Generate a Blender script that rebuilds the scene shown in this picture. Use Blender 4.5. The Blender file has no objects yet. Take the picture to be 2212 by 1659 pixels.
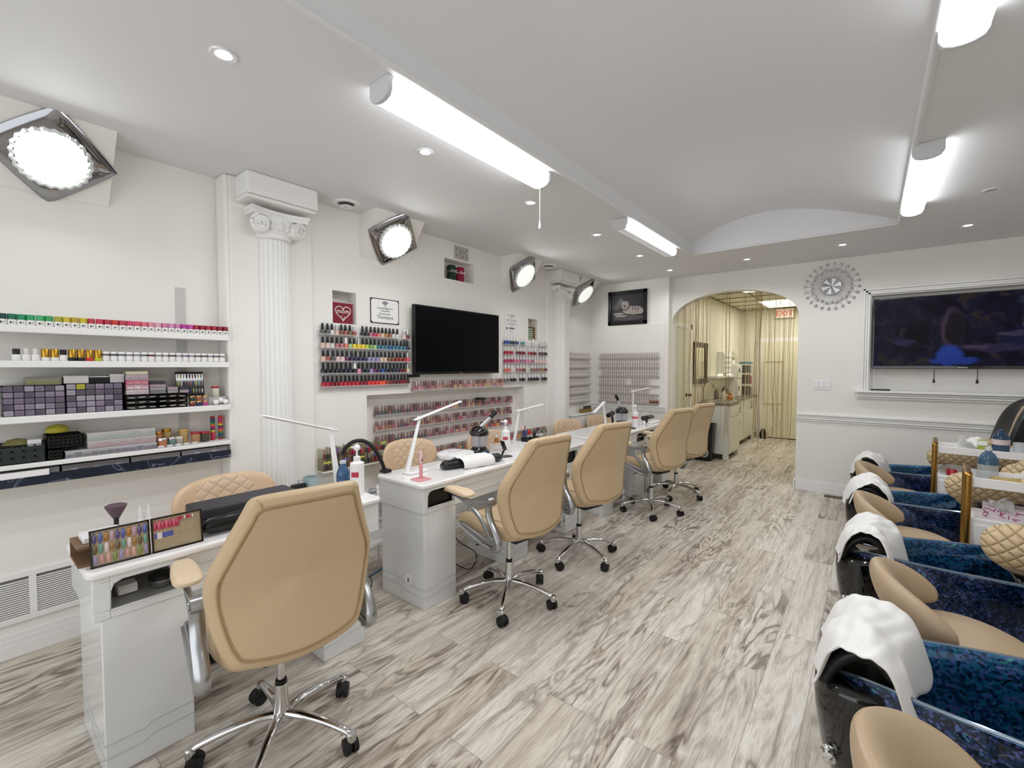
import bpy, math, random
from mathutils import Vector, Matrix
random.seed(7)
PI = math.pi
sc = bpy.context.scene
COL = sc.collection
# ---------------------------------------------------------------- camera, world, exposure
cam = bpy.data.cameras.new('camera'); cam.sensor_width = 36; cam.lens = 968.7*36/2212; cam.clip_start = .05
co = bpy.data.objects.new('camera', cam); COL.objects.link(co)
co.location = (0, 0, 1.5); co.rotation_euler = (math.radians(90-2.202), 0, math.radians(38.575))
sc.camera = co
w = bpy.data.worlds.new('world'); sc.world = w; w.use_nodes = True
w.node_tree.nodes['Background'].inputs[0].default_value = (.93, .96, 1, 1)
w.node_tree.nodes['Background'].inputs[1].default_value = 1.0
sc.view_settings.view_transform = 'Standard'; sc.view_settings.look = 'None'
sc.view_settings.gamma = 1; sc.view_settings.use_curve_mapping = False
sc.view_settings.exposure = -0.93
def area_light(name, loc, sx, sy, power, color=(1, 1, 1), rot=(0, 0, 0), spread=PI):
    l = bpy.data.lights.new(name, 'AREA'); l.shape = 'RECTANGLE'; l.size = sx; l.size_y = sy
    l.energy = power; l.color = color; l.spread = spread
    o = bpy.data.objects.new(name, l); COL.objects.link(o); o.location = loc; o.rotation_euler = rot
    return o
# daylight entering through the shop window behind the photographer
area_light('daylight', (-.7, -1.75, 1.6), 4.6, 2.2, 85, (.93, .96, 1), (PI/2, 0, 0))
# ---------------------------------------------------------------- materials
def lin(c):
    if isinstance(c, str):
        c = c.lstrip('#'); c = [int(c[i:i+2], 16)/255 for i in (0, 2, 4)]
    return tuple(x/12.92 if x <= .04045 else ((x+.055)/1.055)**2.4 for x in c)+(1,)
MC = {}
def mat(name, color='#ffffff', rough=.5, metal=0, spec=.5, trans=0, emit=None, es=1, coat=0, alpha=1, ior=1.45, bump=0, bscale=40, var=0):
    if name in MC: return MC[name]
    m = bpy.data.materials.new(name); m.use_nodes = True; MC[name] = m
    nt = m.node_tree; b = nt.nodes['Principled BSDF']
    b.inputs['Base Color'].default_value = lin(color); b.inputs['Roughness'].default_value = rough
    b.inputs['Metallic'].default_value = metal; b.inputs['Specular IOR Level'].default_value = spec
    b.inputs['Transmission Weight'].default_value = trans; b.inputs['Coat Weight'].default_value = coat
    b.inputs['Coat Roughness'].default_value = .05
    b.inputs['Alpha'].default_value = alpha; b.inputs['IOR'].default_value = ior
    if emit: b.inputs['Emission Color'].default_value = lin(emit); b.inputs['Emission Strength'].default_value = es
    if bump or var:
        tc = nt.nodes.new('ShaderNodeTexCoord'); n = nt.nodes.new('ShaderNodeTexNoise'); n.inputs['Scale'].default_value = bscale
        n.inputs['Detail'].default_value = 3
        nt.links.new(tc.outputs['Object'], n.inputs['Vector'])
        if bump:
            bp = nt.nodes.new('ShaderNodeBump'); bp.inputs['Strength'].default_value = bump; bp.inputs['Distance'].default_value = .004
            nt.links.new(n.outputs[0], bp.inputs['Height']); nt.links.new(bp.outputs[0], b.inputs['Normal'])
        if var:
            mx = nt.nodes.new('ShaderNodeMix'); mx.data_type = 'RGBA'
            c = lin(color); mx.inputs[6].default_value = c; mx.inputs[7].default_value = tuple(x*(1-var) for x in c[:3])+(1,)
            nt.links.new(n.outputs[0], mx.inputs[0]); nt.links.new(mx.outputs[2], b.inputs['Base Color'])
    return m
def nodes(name):
    m = bpy.data.materials.new(name); m.use_nodes = True; MC[name] = m
    nt = m.node_tree
    def N(t, **k):
        n = nt.nodes.new(t)
        for a, v in k.items(): setattr(n, a, v)
        return n
    return m, nt, N, nt.links.new, nt.nodes['Principled BSDF']
def ramp(N, stops):
    r = N('ShaderNodeValToRGB'); e = r.color_ramp.elements
    while len(e) < len(stops): e.new(.5)
    for i, (p, c) in enumerate(stops): e[i].position = p; e[i].color = lin(c)
    return r
def floor_mat():
    m, nt, N, L, b = nodes('wood_plank_floor')
    tc = N('ShaderNodeTexCoord'); mp = N('ShaderNodeMapping'); mp.inputs['Rotation'].default_value = (0, 0, PI/2)
    L(tc.outputs['Object'], mp.inputs[0])
    br = N('ShaderNodeTexBrick'); br.offset = .37; br.inputs['Color1'].default_value = (0, 0, 0, 1); br.inputs['Color2'].default_value = (1, 1, 1, 1)
    br.inputs['Mortar'].default_value = (.5, .5, .5, 1)
    br.inputs['Scale'].default_value = 1; br.inputs['Mortar Size'].default_value = .0012; br.inputs['Brick Width'].default_value = 1.22; br.inputs['Row Height'].default_value = .185
    br.inputs['Bias'].default_value = 0
    L(mp.outputs[0], br.inputs[0])
    mul = N('ShaderNodeMath', operation='MULTIPLY'); mul.inputs[1].default_value = 37; L(br.outputs['Color'], mul.inputs[0])
    def noise(sx, sy, scale, det, dist, rough=.6):
        q = N('ShaderNodeMapping'); q.inputs['Scale'].default_value = (sx, sy, 1); L(tc.outputs['Object'], q.inputs[0])
        n = N('ShaderNodeTexNoise'); n.noise_dimensions = '4D'; n.inputs['Scale'].default_value = scale; n.inputs['Detail'].default_value = det
        n.inputs['Distortion'].default_value = dist; n.inputs['Roughness'].default_value = rough
        L(q.outputs[0], n.inputs['Vector']); L(mul.outputs[0], n.inputs['W']); return n
    n1 = noise(9, .55, 2.2, 6, 1.0, .62); n2 = noise(3.2, .6, 1.9, 3, 1.7, .55); n3 = noise(60, 2.2, 5, 3, .5); n5 = noise(1.6, .5, 1.6, 2, .4)
    r1 = ramp(N, [(.28, '#a69c93'), (.39, '#cfc7bd'), (.50, '#e8e2d8'), (.75, '#f4efe6')]); L(n1.outputs[0], r1.inputs[0])
    r2 = ramp(N, [(.0, '#ffffff'), (.385, '#f4f1ee'), (.43, '#8d8179'), (.445, '#7d7169'), (.47, '#d9d3cd'), (.53, '#ffffff'), (.60, '#b9afa7'), (.615, '#a1968d'), (.64, '#f0ece8'), (1, '#ffffff')]); L(n2.outputs[0], r2.inputs[0])
    r5 = ramp(N, [(.35, '#2a2a2a'), (.62, '#f4f4f4')]); L(n5.outputs[0], r5.inputs[0])
    mx = N('ShaderNodeMix', data_type='RGBA', blend_type='MULTIPLY'); L(r5.outputs[0], mx.inputs[0])
    L(r1.outputs[0], mx.inputs[6]); L(r2.outputs[0], mx.inputs[7])
    r3 = ramp(N, [(.36, '#bdb4ab'), (.52, '#ffffff')]); L(n3.outputs[0], r3.inputs[0])
    m3 = N('ShaderNodeMix', data_type='RGBA', blend_type='MULTIPLY'); m3.inputs[0].default_value = .55; L(mx.outputs[2], m3.inputs[6]); L(r3.outputs[0], m3.inputs[7])
    r4 = ramp(N, [(0, '#e2dcd4'), (1, '#ffffff')]); L(br.outputs['Color'], r4.inputs[0])
    m4 = N('ShaderNodeMix', data_type='RGBA', blend_type='MULTIPLY'); m4.inputs[0].default_value = .8; L(m3.outputs[2], m4.inputs[6]); L(r4.outputs[0], m4.inputs[7])
    m5 = N('ShaderNodeMix', data_type='RGBA'); L(br.outputs['Fac'], m5.inputs[0]); L(m4.outputs[2], m5.inputs[6]); m5.inputs[7].default_value = lin('#8f877f')
    L(m5.outputs[2], b.inputs['Base Color']); b.inputs['Roughness'].default_value = .42; b.inputs['Specular IOR Level'].default_value = .35
    return m
def tub_mat(name, dark, mid, hi, sc_=110, bump=1.0):
    m, nt, N, L, b = nodes(name)
    tc = N('ShaderNodeTexCoord'); mp = N('ShaderNodeMapping'); mp.inputs['Scale'].default_value = (1, .7, 1); L(tc.outputs['Object'], mp.inputs[0])
    v = N('ShaderNodeTexVoronoi'); v.inputs['Scale'].default_value = sc_; L(mp.outputs[0], v.inputs['Vector'])
    n = N('ShaderNodeTexNoise'); n.inputs['Scale'].default_value = 7; n.inputs['Detail'].default_value = 4; L(tc.outputs['Object'], n.inputs['Vector'])
    sp = N('ShaderNodeSeparateColor'); L(v.outputs['Color'], sp.inputs[0])
    a = N('ShaderNodeMath', operation='ADD'); L(sp.outputs[0], a.inputs[0]); L(n.outputs[0], a.inputs[1])
    h = N('ShaderNodeMath', operation='MULTIPLY'); h.inputs[1].default_value = .5; L(a.outputs[0], h.inputs[0])
    r = ramp(N, [(.22, dark), (.45, mid), (.62, hi), (.74, '#5f66b8'), (.84, '#3fb0a6'), (.93, '#b9a6d8')]); L(h.outputs[0], r.inputs[0])
    L(r.outputs[0], b.inputs['Base Color']); b.inputs['Metallic'].default_value = .7; b.inputs['Roughness'].default_value = .2
    b.inputs['Coat Weight'].default_value = 1; b.inputs['Coat Roughness'].default_value = .03
    bp = N('ShaderNodeBump'); bp.inputs['Strength'].default_value = bump; bp.inputs['Distance'].default_value = .010; L(sp.outputs[1], bp.inputs['Height']); L(bp.outputs[0], b.inputs['Normal'])
    return m
def quilt_mat(name, color, scale, depth=.006, ax=(1, 0, 2)):
    m, nt, N, L, b = nodes(name)
    tc = N('ShaderNodeTexCoord'); s = N('ShaderNodeSeparateXYZ'); L(tc.outputs['Object'], s.inputs[0])
    U, V = s.outputs[ax[0]], s.outputs[ax[2]]
    hs = []
    for sg in (1, -1):
        k = N('ShaderNodeMath', operation='MULTIPLY_ADD'); k.inputs[1].default_value = sg; L(V, k.inputs[0]); L(U, k.inputs[2])
        q = N('ShaderNodeMath', operation='MULTIPLY'); q.inputs[1].default_value = scale; L(k.outputs[0], q.inputs[0])
        sn = N('ShaderNodeMath', operation='SINE'); L(q.outputs[0], sn.inputs[0])
        ab = N('ShaderNodeMath', operation='ABSOLUTE'); L(sn.outputs[0], ab.inputs[0])
        pw = N('ShaderNodeMath', operation='POWER'); pw.inputs[1].default_value = .35; L(ab.outputs[0], pw.inputs[0]); hs.append(pw)
    mn = N('ShaderNodeMath', operation='MINIMUM'); L(hs[0].outputs[0], mn.inputs[0]); L(hs[1].outputs[0], mn.inputs[1])
    bp = N('ShaderNodeBump'); bp.inputs['Strength'].default_value = 1; bp.inputs['Distance'].default_value = depth; L(mn.outputs[0], bp.inputs['Height']); L(bp.outputs[0], b.inputs['Normal'])
    b.inputs['Base Color'].default_value = lin(color); b.inputs['Roughness'].default_value = .45
    return m
def marble_mat():
    m, nt, N, L, b = nodes('navy_marble')
    tc = N('ShaderNodeTexCoord'); n = N('ShaderNodeTexNoise'); n.inputs['Scale'].default_value = 4; n.inputs['Detail'].default_value = 3; n.inputs['Distortion'].default_value = 1.5
    L(tc.outputs['Object'], n.inputs['Vector'])
    r = ramp(N, [(.40, '#141b2b'), (.492, '#1d2638'), (.50, '#8a90a0'), (.508, '#1d2638'), (.7, '#10151f')]); L(n.outputs[0], r.inputs[0])
    L(r.outputs[0], b.inputs['Base Color']); b.inputs['Roughness'].default_value = .3
    return m
def screen_mat():
    # dim garden scene shown by the second television: a seated figure with long hair in a blue dress
    m, nt, N, L, b = nodes('television_picture')
    tc = N('ShaderNodeTexCoord'); n = N('ShaderNodeTexNoise'); n.inputs['Scale'].default_value = 7; n.inputs['Detail'].default_value = 8; n.inputs['Distortion'].default_value = .8
    L(tc.outputs['Object'], n.inputs['Vector'])
    r = ramp(N, [(.34, '#05060e'), (.48, '#14122a'), (.57, '#221c34'), (.64, '#3a2e22'), (.70, '#1d2c3a'), (.80, '#4a5688')]); L(n.outputs[0], r.inputs[0])
    n2 = N('ShaderNodeTexNoise'); n2.inputs['Scale'].default_value = 14; n2.inputs['Detail'].default_value = 4; L(tc.outputs['Object'], n2.inputs['Vector'])
    sb = N('ShaderNodeVectorMath', operation='SUBTRACT'); L(n2.outputs['Color'], sb.inputs[0]); sb.inputs[1].default_value = (.5, .5, .5)
    scl = N('ShaderNodeVectorMath', operation='SCALE'); L(sb.outputs[0], scl.inputs[0]); scl.inputs['Scale'].default_value = .06
    ad = N('ShaderNodeVectorMath', operation='ADD'); L(tc.outputs['Object'], ad.inputs[0]); L(scl.outputs[0], ad.inputs[1])
    cur = r.outputs[0]
    for cx, cz, rx, rz_, col, f in [(1.25, .30, .26, .13, '#141f44', .8), (.95, .21, .20, .045, '#3a2f50', .8), (1.10, .34, .14, .025, '#4c4560', .8), (1.18, .45, .05, .07, '#6a70a8', .8), (.38, .38, .10, .14, '#07060c', .8), (.28, .28, .09, .035, '#39345c', .7),
            (.65, .42, .085, .20, '#6a5266', .6), (.668, .41, .078, .19, '#1a151c', .97), (.63, .14, .10, .10, '#2d4cb0', .95), (.66, .085, .18, .045, '#2743a0', .9), (.82, .22, .10, .022, '#5a4660', .7), (1.19, .675, .045, .016, '#e6ecfa', .9), (1.19, .665, .11, .05, '#3c4258', .6)]:
        q = N('ShaderNodeVectorMath', operation='SUBTRACT'); L(ad.outputs[0], q.inputs[0]); q.inputs[1].default_value = (cx, 0, cz)
        w_ = N('ShaderNodeVectorMath', operation='MULTIPLY'); L(q.outputs[0], w_.inputs[0]); w_.inputs[1].default_value = (1/rx, 0, 1/rz_)
        ln = N('ShaderNodeVectorMath', operation='LENGTH'); L(w_.outputs[0], ln.inputs[0])
        mr = N('ShaderNodeMapRange'); mr.inputs[1].default_value = .8; mr.inputs[2].default_value = 1.15; mr.inputs[3].default_value = f; mr.inputs[4].default_value = 0; L(ln.outputs['Value'], mr.inputs[0])
        mx = N('ShaderNodeMix', data_type='RGBA'); L(mr.outputs[0], mx.inputs[0]); L(cur, mx.inputs[6]); mx.inputs[7].default_value = lin(col); cur = mx.outputs[2]
    L(cur, b.inputs['Emission Color']); b.inputs['Emission Strength'].default_value = .9
    b.inputs['Base Color'].default_value = (.002, .002, .003, 1); b.inputs['Roughness'].default_value = .3; b.inputs['Specular IOR Level'].default_value = .08
    return m
WHITE = mat('wall_paint', '#efece6', .55, bump=.04, bscale=180)
CEIL = mat('ceiling_paint', '#e3e3e4', .7)
TRIM = mat('trim_paint', '#f0efec', .4)
FLOOR = floor_mat()
TAN = mat('tan_leather', '#ccb28e', .42, bump=.12, bscale=260, var=.06)
TANSEAM = mat('tan_seam', '#a98f66', .5)
TANPAD = mat('arm_pad_leather', '#dcc6a6', .42)
BEIGE = quilt_mat('quilted_beige_leather', '#dcc0a2', 42, .006)
BEIGEP = mat('beige_leather', '#dcbd9c', .42, bump=.1, bscale=260)
STOOLT = mat('stool_leather', '#b9a285', .4, bump=.08, bscale=260)
ARMQ = quilt_mat('quilted_arm_leather', '#ccb38c', 60, .012, (0, 0, 2))
CHROME = mat('chrome', '#d8d8d8', .08, 1)
SILVER = mat('brushed_silver', '#b4b5b7', .28, 1)
BLACK = mat('black_plastic', '#0c0c0d', .35)
GLBLACK = mat('gloss_black', '#050506', .08, coat=.6)
RUBBER = mat('black_rubber', '#121213', .6)
GLOSSW = mat('gloss_white_laminate', '#e6e7e6', .16, coat=.3)
DESKTOP = mat('white_desktop', '#f1eeec', .2, coat=.2)
GROOVE = mat('grey_groove', '#b9bbba', .4)
WPLAS = mat('white_plastic', '#f2f0ef', .3)
CLEAR = mat('clear_acrylic', '#f3f3f5', .08, trans=.0, alpha=.17)
SMOKE = mat('smoke_acrylic', '#6b6470', .15, alpha=.55)
GOLD = mat('brass_gold', '#b08a4a', .3, 1)
TOWEL = mat('white_towel', '#f4f2ef', .9, bump=.5, bscale=500)
TUBIN = tub_mat('iridescent_blue_glaze', '#061a30', '#0e4a78', '#1a7aa0')
TUBOUT = tub_mat('dark_blue_glaze', '#020d1c', '#052444', '#0a3d6c', 130, .3)
MARBLE = marble_mat()
SCREEN = screen_mat()
LAMP = mat('lit_diffuser', '#ffffff', .5, emit='#f4f9ff', es=15)
DIMLAMP = mat('dim_diffuser', '#dcdcdc', .5, emit='#f7fbff', es=.35)
GLOBE = mat('lit_glass_disc', '#ffffff', .3, emit='#f2f8f0', es=1.25)
SPOTL = mat('lit_spot', '#ffffff', .3, emit='#dfe9ff', es=12)
# ---------------------------------------------------------------- mesh builder
class MB:
    def __init__(s): s.v = []; s.f = []; s.m = []; s.mi = 0
    def add(s, vs, fs):
        o = len(s.v); s.v += [tuple(x) for x in vs]; s.f += [tuple(i+o for i in f) for f in fs]; s.m += [s.mi]*len(fs); return s
    def box(s, x0, y0, z0, x1, y1, z1):
        x0, x1 = sorted((x0, x1)); y0, y1 = sorted((y0, y1)); z0, z1 = sorted((z0, z1))
        return s.add([(x0,y0,z0),(x1,y0,z0),(x1,y1,z0),(x0,y1,z0),(x0,y0,z1),(x1,y0,z1),(x1,y1,z1),(x0,y1,z1)],
              [(0,3,2,1),(4,5,6,7),(0,1,5,4),(1,2,6,5),(2,3,7,6),(3,0,4,7)])
    def xbox(s, M, sx, sy, sz):
        vs = [M @ Vector((a*sx/2, b*sy/2, c*sz/2)) for c in (-1, 1) for a, b in ((-1,-1),(1,-1),(1,1),(-1,1))]
        return s.add(vs, [(0,3,2,1),(4,5,6,7),(0,1,5,4),(1,2,6,5),(2,3,7,6),(3,0,4,7)])
    def lathe(s, prof, c=(0,0,0), n=20, axis='z', M=None):
        vs = []; fs = []
        for r, h in prof:
            for i in range(n):
                a = 2*PI*i/n; p = (r*math.cos(a), r*math.sin(a), h)
                if axis == 'x': p = (p[2], p[0], p[1])
                if axis == 'y': p = (p[1], p[2], p[0])
                p = Vector(p)
                if M is not None: p = M @ p
                vs.append((p[0]+c[0], p[1]+c[1], p[2]+c[2]))
        k = len(prof)
        for j in range(k-1):
            for i in range(n):
                fs.append((j*n+i, j*n+(i+1) % n, (j+1)*n+(i+1) % n, (j+1)*n+i))
        if prof[0][0] > 1e-5: fs.append(tuple(range(n-1, -1, -1)))
        if prof[-1][0] > 1e-5: fs.append(tuple((k-1)*n+i for i in range(n)))
        return s.add(vs, fs)
    def cyl(s, p0, p1, r0, r1=None, n=14):
        p0, p1 = Vector(p0), Vector(p1); r1 = r0 if r1 is None else r1
        d = (p1-p0); M = d.to_track_quat('Z', 'Y').to_matrix()
        return s.lathe([(r0, 0), (r1, d.length)], p0, n, M=M)
    def ball(s, c, r, n=12, sz=1):
        prof = [(max(1e-6, r*math.sin(PI*i/8)), -r*sz*math.cos(PI*i/8)) for i in range(9)]
        return s.lathe(prof, c, n)
    def tube(s, pts, r, n=10, ry=None, closed=False, up=(0, 0, 1)):
        P = [Vector(p) for p in pts]; k = len(P); vs = []; fs = []
        for i, p in enumerate(P):
            a = P[(i-1) % k] if (closed or i > 0) else p; b = P[(i+1) % k] if (closed or i < k-1) else p
            t = (b-a).normalized(); u = Vector(up)
            if abs(t.dot(u)) > .95: u = Vector((1, 0, 0)) if abs(t.x) < .9 else Vector((0, 1, 0))
            x = t.cross(u).normalized(); y = x.cross(t).normalized()
            rr = r[i] if isinstance(r, (list, tuple)) else r; r2 = rr if ry is None else (ry[i] if isinstance(ry, (list, tuple)) else ry)
            for j in range(n):
                an = 2*PI*j/n; vs.append(p+x*rr*math.cos(an)+y*r2*math.sin(an))
        for i in range(k if closed else k-1):
            for j in range(n):
                fs.append((i*n+j, i*n+(j+1) % n, ((i+1) % k)*n+(j+1) % n, ((i+1) % k)*n+j))
        if not closed: fs.append(tuple(range(n-1, -1, -1))); fs.append(tuple((k-1)*n+j for j in range(n)))
        return s.add(vs, fs)
    def prism(s, poly, f0, f1):
        """poly: 2D points; f0/f1 map (u,v) to the two ends"""
        n = len(poly); vs = [f0(*p) for p in poly]+[f1(*p) for p in poly]
        fs = [tuple(range(n-1, -1, -1)), tuple(range(n, 2*n))]+[(i, (i+1) % n, n+(i+1) % n, n+i) for i in range(n)]
        return s.add(vs, fs)
    def loft(s, rings, cap=True):
        n = len(rings[0]); vs = [p for r in rings for p in r]; fs = []
        for j in range(len(rings)-1):
            for i in range(n): fs.append((j*n+i, j*n+(i+1) % n, (j+1)*n+(i+1) % n, (j+1)*n+i))
        if cap: fs.append(tuple(range(n-1, -1, -1))); fs.append(tuple((len(rings)-1)*n+i for i in range(n)))
        return s.add(vs, fs)
    def grid(s, nu, nv, f):
        vs = [f(i/(nu-1), j/(nv-1)) for j in range(nv) for i in range(nu)]
        return s.add(vs, [(j*nu+i, j*nu+i+1, (j+1)*nu+i+1, (j+1)*nu+i) for j in range(nv-1) for i in range(nu-1)])
    def mesh(s, name, mats, smooth=True):
        me = bpy.data.meshes.new(name); me.from_pydata(s.v, [], s.f)
        for m in (mats if isinstance(mats, (list, tuple)) else [mats]): me.materials.append(m)
        if any(s.m): me.polygons.foreach_set('material_index', s.m)
        me.validate(); me.update()
        if smooth:
            me.polygons.foreach_set('use_smooth', [True]*len(me.polygons))
            try: me.set_sharp_from_angle(angle=math.radians(38))
            except Exception: pass
        return me
    def build(s, name, mats, parent=None, bevel=0, sub=0, solid=0, smooth=True, seg=2, loc=None):
        o = bpy.data.objects.new(name, s.mesh(name, mats, smooth)); COL.objects.link(o)
        if parent is not None: o.parent = parent
        if loc is not None: o.location = loc
        if solid: md = o.modifiers.new('solid', 'SOLIDIFY'); md.thickness = solid; md.offset = 0
        if bevel: md = o.modifiers.new('bevel', 'BEVEL'); md.width = bevel; md.segments = seg; md.limit_method = 'ANGLE'; md.angle_limit = math.radians(40); md.harden_normals = False
        if sub: md = o.modifiers.new('sub', 'SUBSURF'); md.levels = sub; md.render_levels = sub
        return o
def tag(o, label, cat, group=None, kind=None):
    if label: o['label'] = label
    if cat: o['category'] = cat
    if group: o['group'] = group
    if kind: o['kind'] = kind
    return o
def thing(name, label, cat, loc=(0,0,0), rz=0, group=None):
    o = bpy.data.objects.new(name, None); COL.objects.link(o); o.empty_display_size = .05
    o.location = loc; o.rotation_euler = (0, 0, rz); return tag(o, label, cat, group)
def struct(name, mb, m, bevel=0, label=None, smooth=False, **k):
    o = mb.build(name, m, None, bevel=bevel, smooth=smooth, **k); o['kind'] = 'structure'
    if label: o['label'] = label
    return o
def dup(src, label, loc=None, rz=None, group=None, cat=None):
    kids = {}
    def cp(o, par):
        c = o.copy(); COL.objects.link(c)
        if par is not None: c.parent = par
        for ch in list(o.children): cp(ch, c)
        return c
    c = cp(src, None); c['label'] = label
    if loc is not None: c.location = loc
    if rz is not None: c.rotation_euler = (0, 0, rz)
    if group: c['group'] = group
    if cat: c['category'] = cat
    return c
ORD = ['', 'first','second','third','fourth','fifth','sixth','seventh','eighth','ninth','tenth','eleventh','twelfth','thirteenth','fourteenth','fifteenth','sixteenth','seventeenth','eighteenth','nineteenth','twentieth']
TENS = {2:'twenty',3:'thirty',4:'forty',5:'fifty'}
def ordw(n):
    if n <= 20: return ORD[n]
    if n % 10 == 0: return {30:'thirtieth',40:'fortieth',50:'fiftieth'}[n]
    return TENS[n//10]+'-'+ORD[n % 10]
def rrect(cx, cy, w, h, r, n=4):
    out = []
    for qx, qy, a0 in ((1,1,0),(-1,1,90),(-1,-1,180),(1,-1,270)):
        for i in range(n+1):
            a = math.radians(a0+90*i/n); out.append((cx+qx*(w/2-r)+r*math.cos(a), cy+qy*(h/2-r)+r*math.sin(a)))
    return out
def catmull(pts, k=4, closed=True):
    out = []; n = len(pts)
    for i in range(n if closed else n-1):
        g = lambda j: pts[j % n] if closed else pts[max(0, min(n-1, j))]
        p0, p1, p2, p3 = g(i-1), g(i), g(i+1), g(i+2)
        for t in [q/k for q in range(k)]:
            out.append(tuple(.5*((2*b)+(-a+c)*t+(2*a-5*b+4*c-d)*t*t+(-a+3*b-3*c+d)*t**3) for a, b, c, d in zip(p0, p1, p2, p3)))
    if not closed: out.append(tuple(pts[-1]))
    return out
def cushion(outline, t, f, c=(0, 0), rings=((.0,-.5),(.45,-.5),(.82,-.46),(.96,-.3),(1,0),(.96,.3),(.82,.46),(.45,.5),(.0,.5))):
    """outline (u,v) scaled about c, depth along third axis; f(u,v,d)->xyz"""
    mb = MB(); R = []
    for s_, d in rings:
        s_ = max(s_, .02)
        R.append([f(c[0]+(u-c[0])*s_, c[1]+(v-c[1])*s_, d*t) for u, v in outline])
    return mb.loft(R)
# ---------------------------------------------------------------- room shell
H = 2.75
def wall_cells(mb, u0, u1, v0, v1, holes, put):
    us = sorted({u0, u1, *[h[0] for h in holes], *[h[1] for h in holes]}); vs = sorted({v0, v1, *[h[2] for h in holes], *[h[3] for h in holes]})
    for a, b in zip(us, us[1:]):
        for c, d in zip(vs, vs[1:]):
            if any(h[0] <= a and b <= h[1] and h[2] <= c and d <= h[3] for h in holes): continue
            put(a, b, c, d)
struct('floor', MB().box(-3.6, -1.9, -.05, 2.1, 11, 0), FLOOR)
# ceiling with the long vaulted recess
CX0, CX1, CY0, CY1 = -1.58, .17, -1.3, 5.19
mb = MB()
wall_cells(mb, -3.6, 2.1, -1.9, 6.6, [(CX0, CX1, CY0, CY1)], lambda a, b, c, d: mb.box(a, c, H, b, d, H+.14))
NV = 40; zc = lambda t: H+.115-.085*t+.235*max(0, math.sin(PI*min(1, max(0, t))**.85))
mb.grid(NV+1, 2, lambda u, v: (CX0+(CX1-CX0)*u, CY0+(CY1-CY0)*v, zc(u)))
for y in (CY0+.003, CY1-.003):
    vs = []; fs = []
    for i in range(NV+1):
        x = CX0+(CX1-CX0)*i/NV; vs += [(x, y, H+.001), (x, y, zc(i/NV))]
    mb.add(vs, [(2*i, 2*i+2, 2*i+3, 2*i+1) for i in range(NV)])
struct('ceiling', mb, CEIL, smooth=True)
# rounded bead along the recess edge
mb = MB()
mb.tube([(CX0, CY0, H-.002), (CX0, CY1, H-.002)], .016, 10); mb.tube([(CX1, CY0, H-.002), (CX1, CY1, H-.002)], .016, 10)
mb.tube([(CX0, CY1, H-.002), (CX1, CY1, H-.002)], .012, 10)
struct('trim_1', mb, CEIL, smooth=True)
XA, XM = -3.43, -3.30
mb = MB()
mb.box(XA-.12, -1.9, 0, XA, 1.16, H)                       # shelving alcove
mb.box(XA-.12, 5.38, 0, XA, 6.3, H)                        # second alcove
holes = [(2.18, 4.37, .74, 1.26), (1.885, 2.092, 1.845, 2.10), (3.07, 3.49, 2.375, 2.575), (4.457, 4.655, 1.835, 2.093)]
wall_cells(mb, 1.16, 5.38, 0, H, holes, lambda a, b, c, d: mb.box(XA, a, c, XM, b, d))
mb.box(XA-.12, 1.16, 0, XA, 5.38, H)
struct('wall_left', mb, WHITE)
mb = MB(); mb.box(XA, 5.38, 0, XA+.015, 6.3, 2.12); mb.box(XA, 6.285, 0, -2.27, 6.3, 2.12)
struct('trim_2', mb, WHITE)
# end wall of the second alcove, step, and arch wall with the television recess
AX0, AX1, AT = -2.22, -.69, .14
mb = MB(); mb.box(XA-.12, 6.3, 0, AX0, 6.45+AT, H)
def arch_z(x):
    t = (x-(AX0+AX1)/2)/((AX1-AX0)/2); return 2.13+.37*max(0, 1-abs(t)**2.15)**.5
NA = 40; xs = [(AX0+AX1)/2-(AX1-AX0)/2*math.cos(PI*i/NA) for i in range(NA+1)]; vs = []; fs = []
for x in xs:
    z = arch_z(x); vs += [(x, 6.45, z), (x, 6.45, H), (x, 6.45+AT, z), (x, 6.45+AT, H)]
for i in range(NA):
    a = 4*i; fs += [(a, a+4, a+5, a+1), (a+2, a+3, a+7, a+6), (a, a+2, a+6, a+4)]
mb.add(vs, fs)
wall_cells(mb, AX1, 2.1, 0, H, [(.0, 1.95, 1.232, 2.29)], lambda a, b, c, d: mb.box(a, 6.45, c, b, 6.45+AT, d))
mb.box(-.02, 6.55, 1.2, 2.0, 6.45+AT, 2.35)
struct('wall_back', mb, WHITE)
struct('wall_right', MB().box(2.0, -1.9, 0, 2.1, 6.6, H), WHITE)
mb = MB(); wall_cells(mb, -3.6, 2.1, 0, H, [(-3.1, 1.7, .45, 2.65)], lambda a, b, c, d: mb.box(a, -1.9, c, b, -1.8, d))
struct('wall_front', mb, WHITE)
mb = MB()
for x in (-3.1, -1.5, .1, 1.65): mb.box(x, -1.88, .45, x+.05, -1.82, 2.65)
for z in (.45, 2.6): mb.box(-3.1, -1.88, z, 1.7, -1.82, z+.05)
struct('window_1', mb, TRIM)
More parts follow.
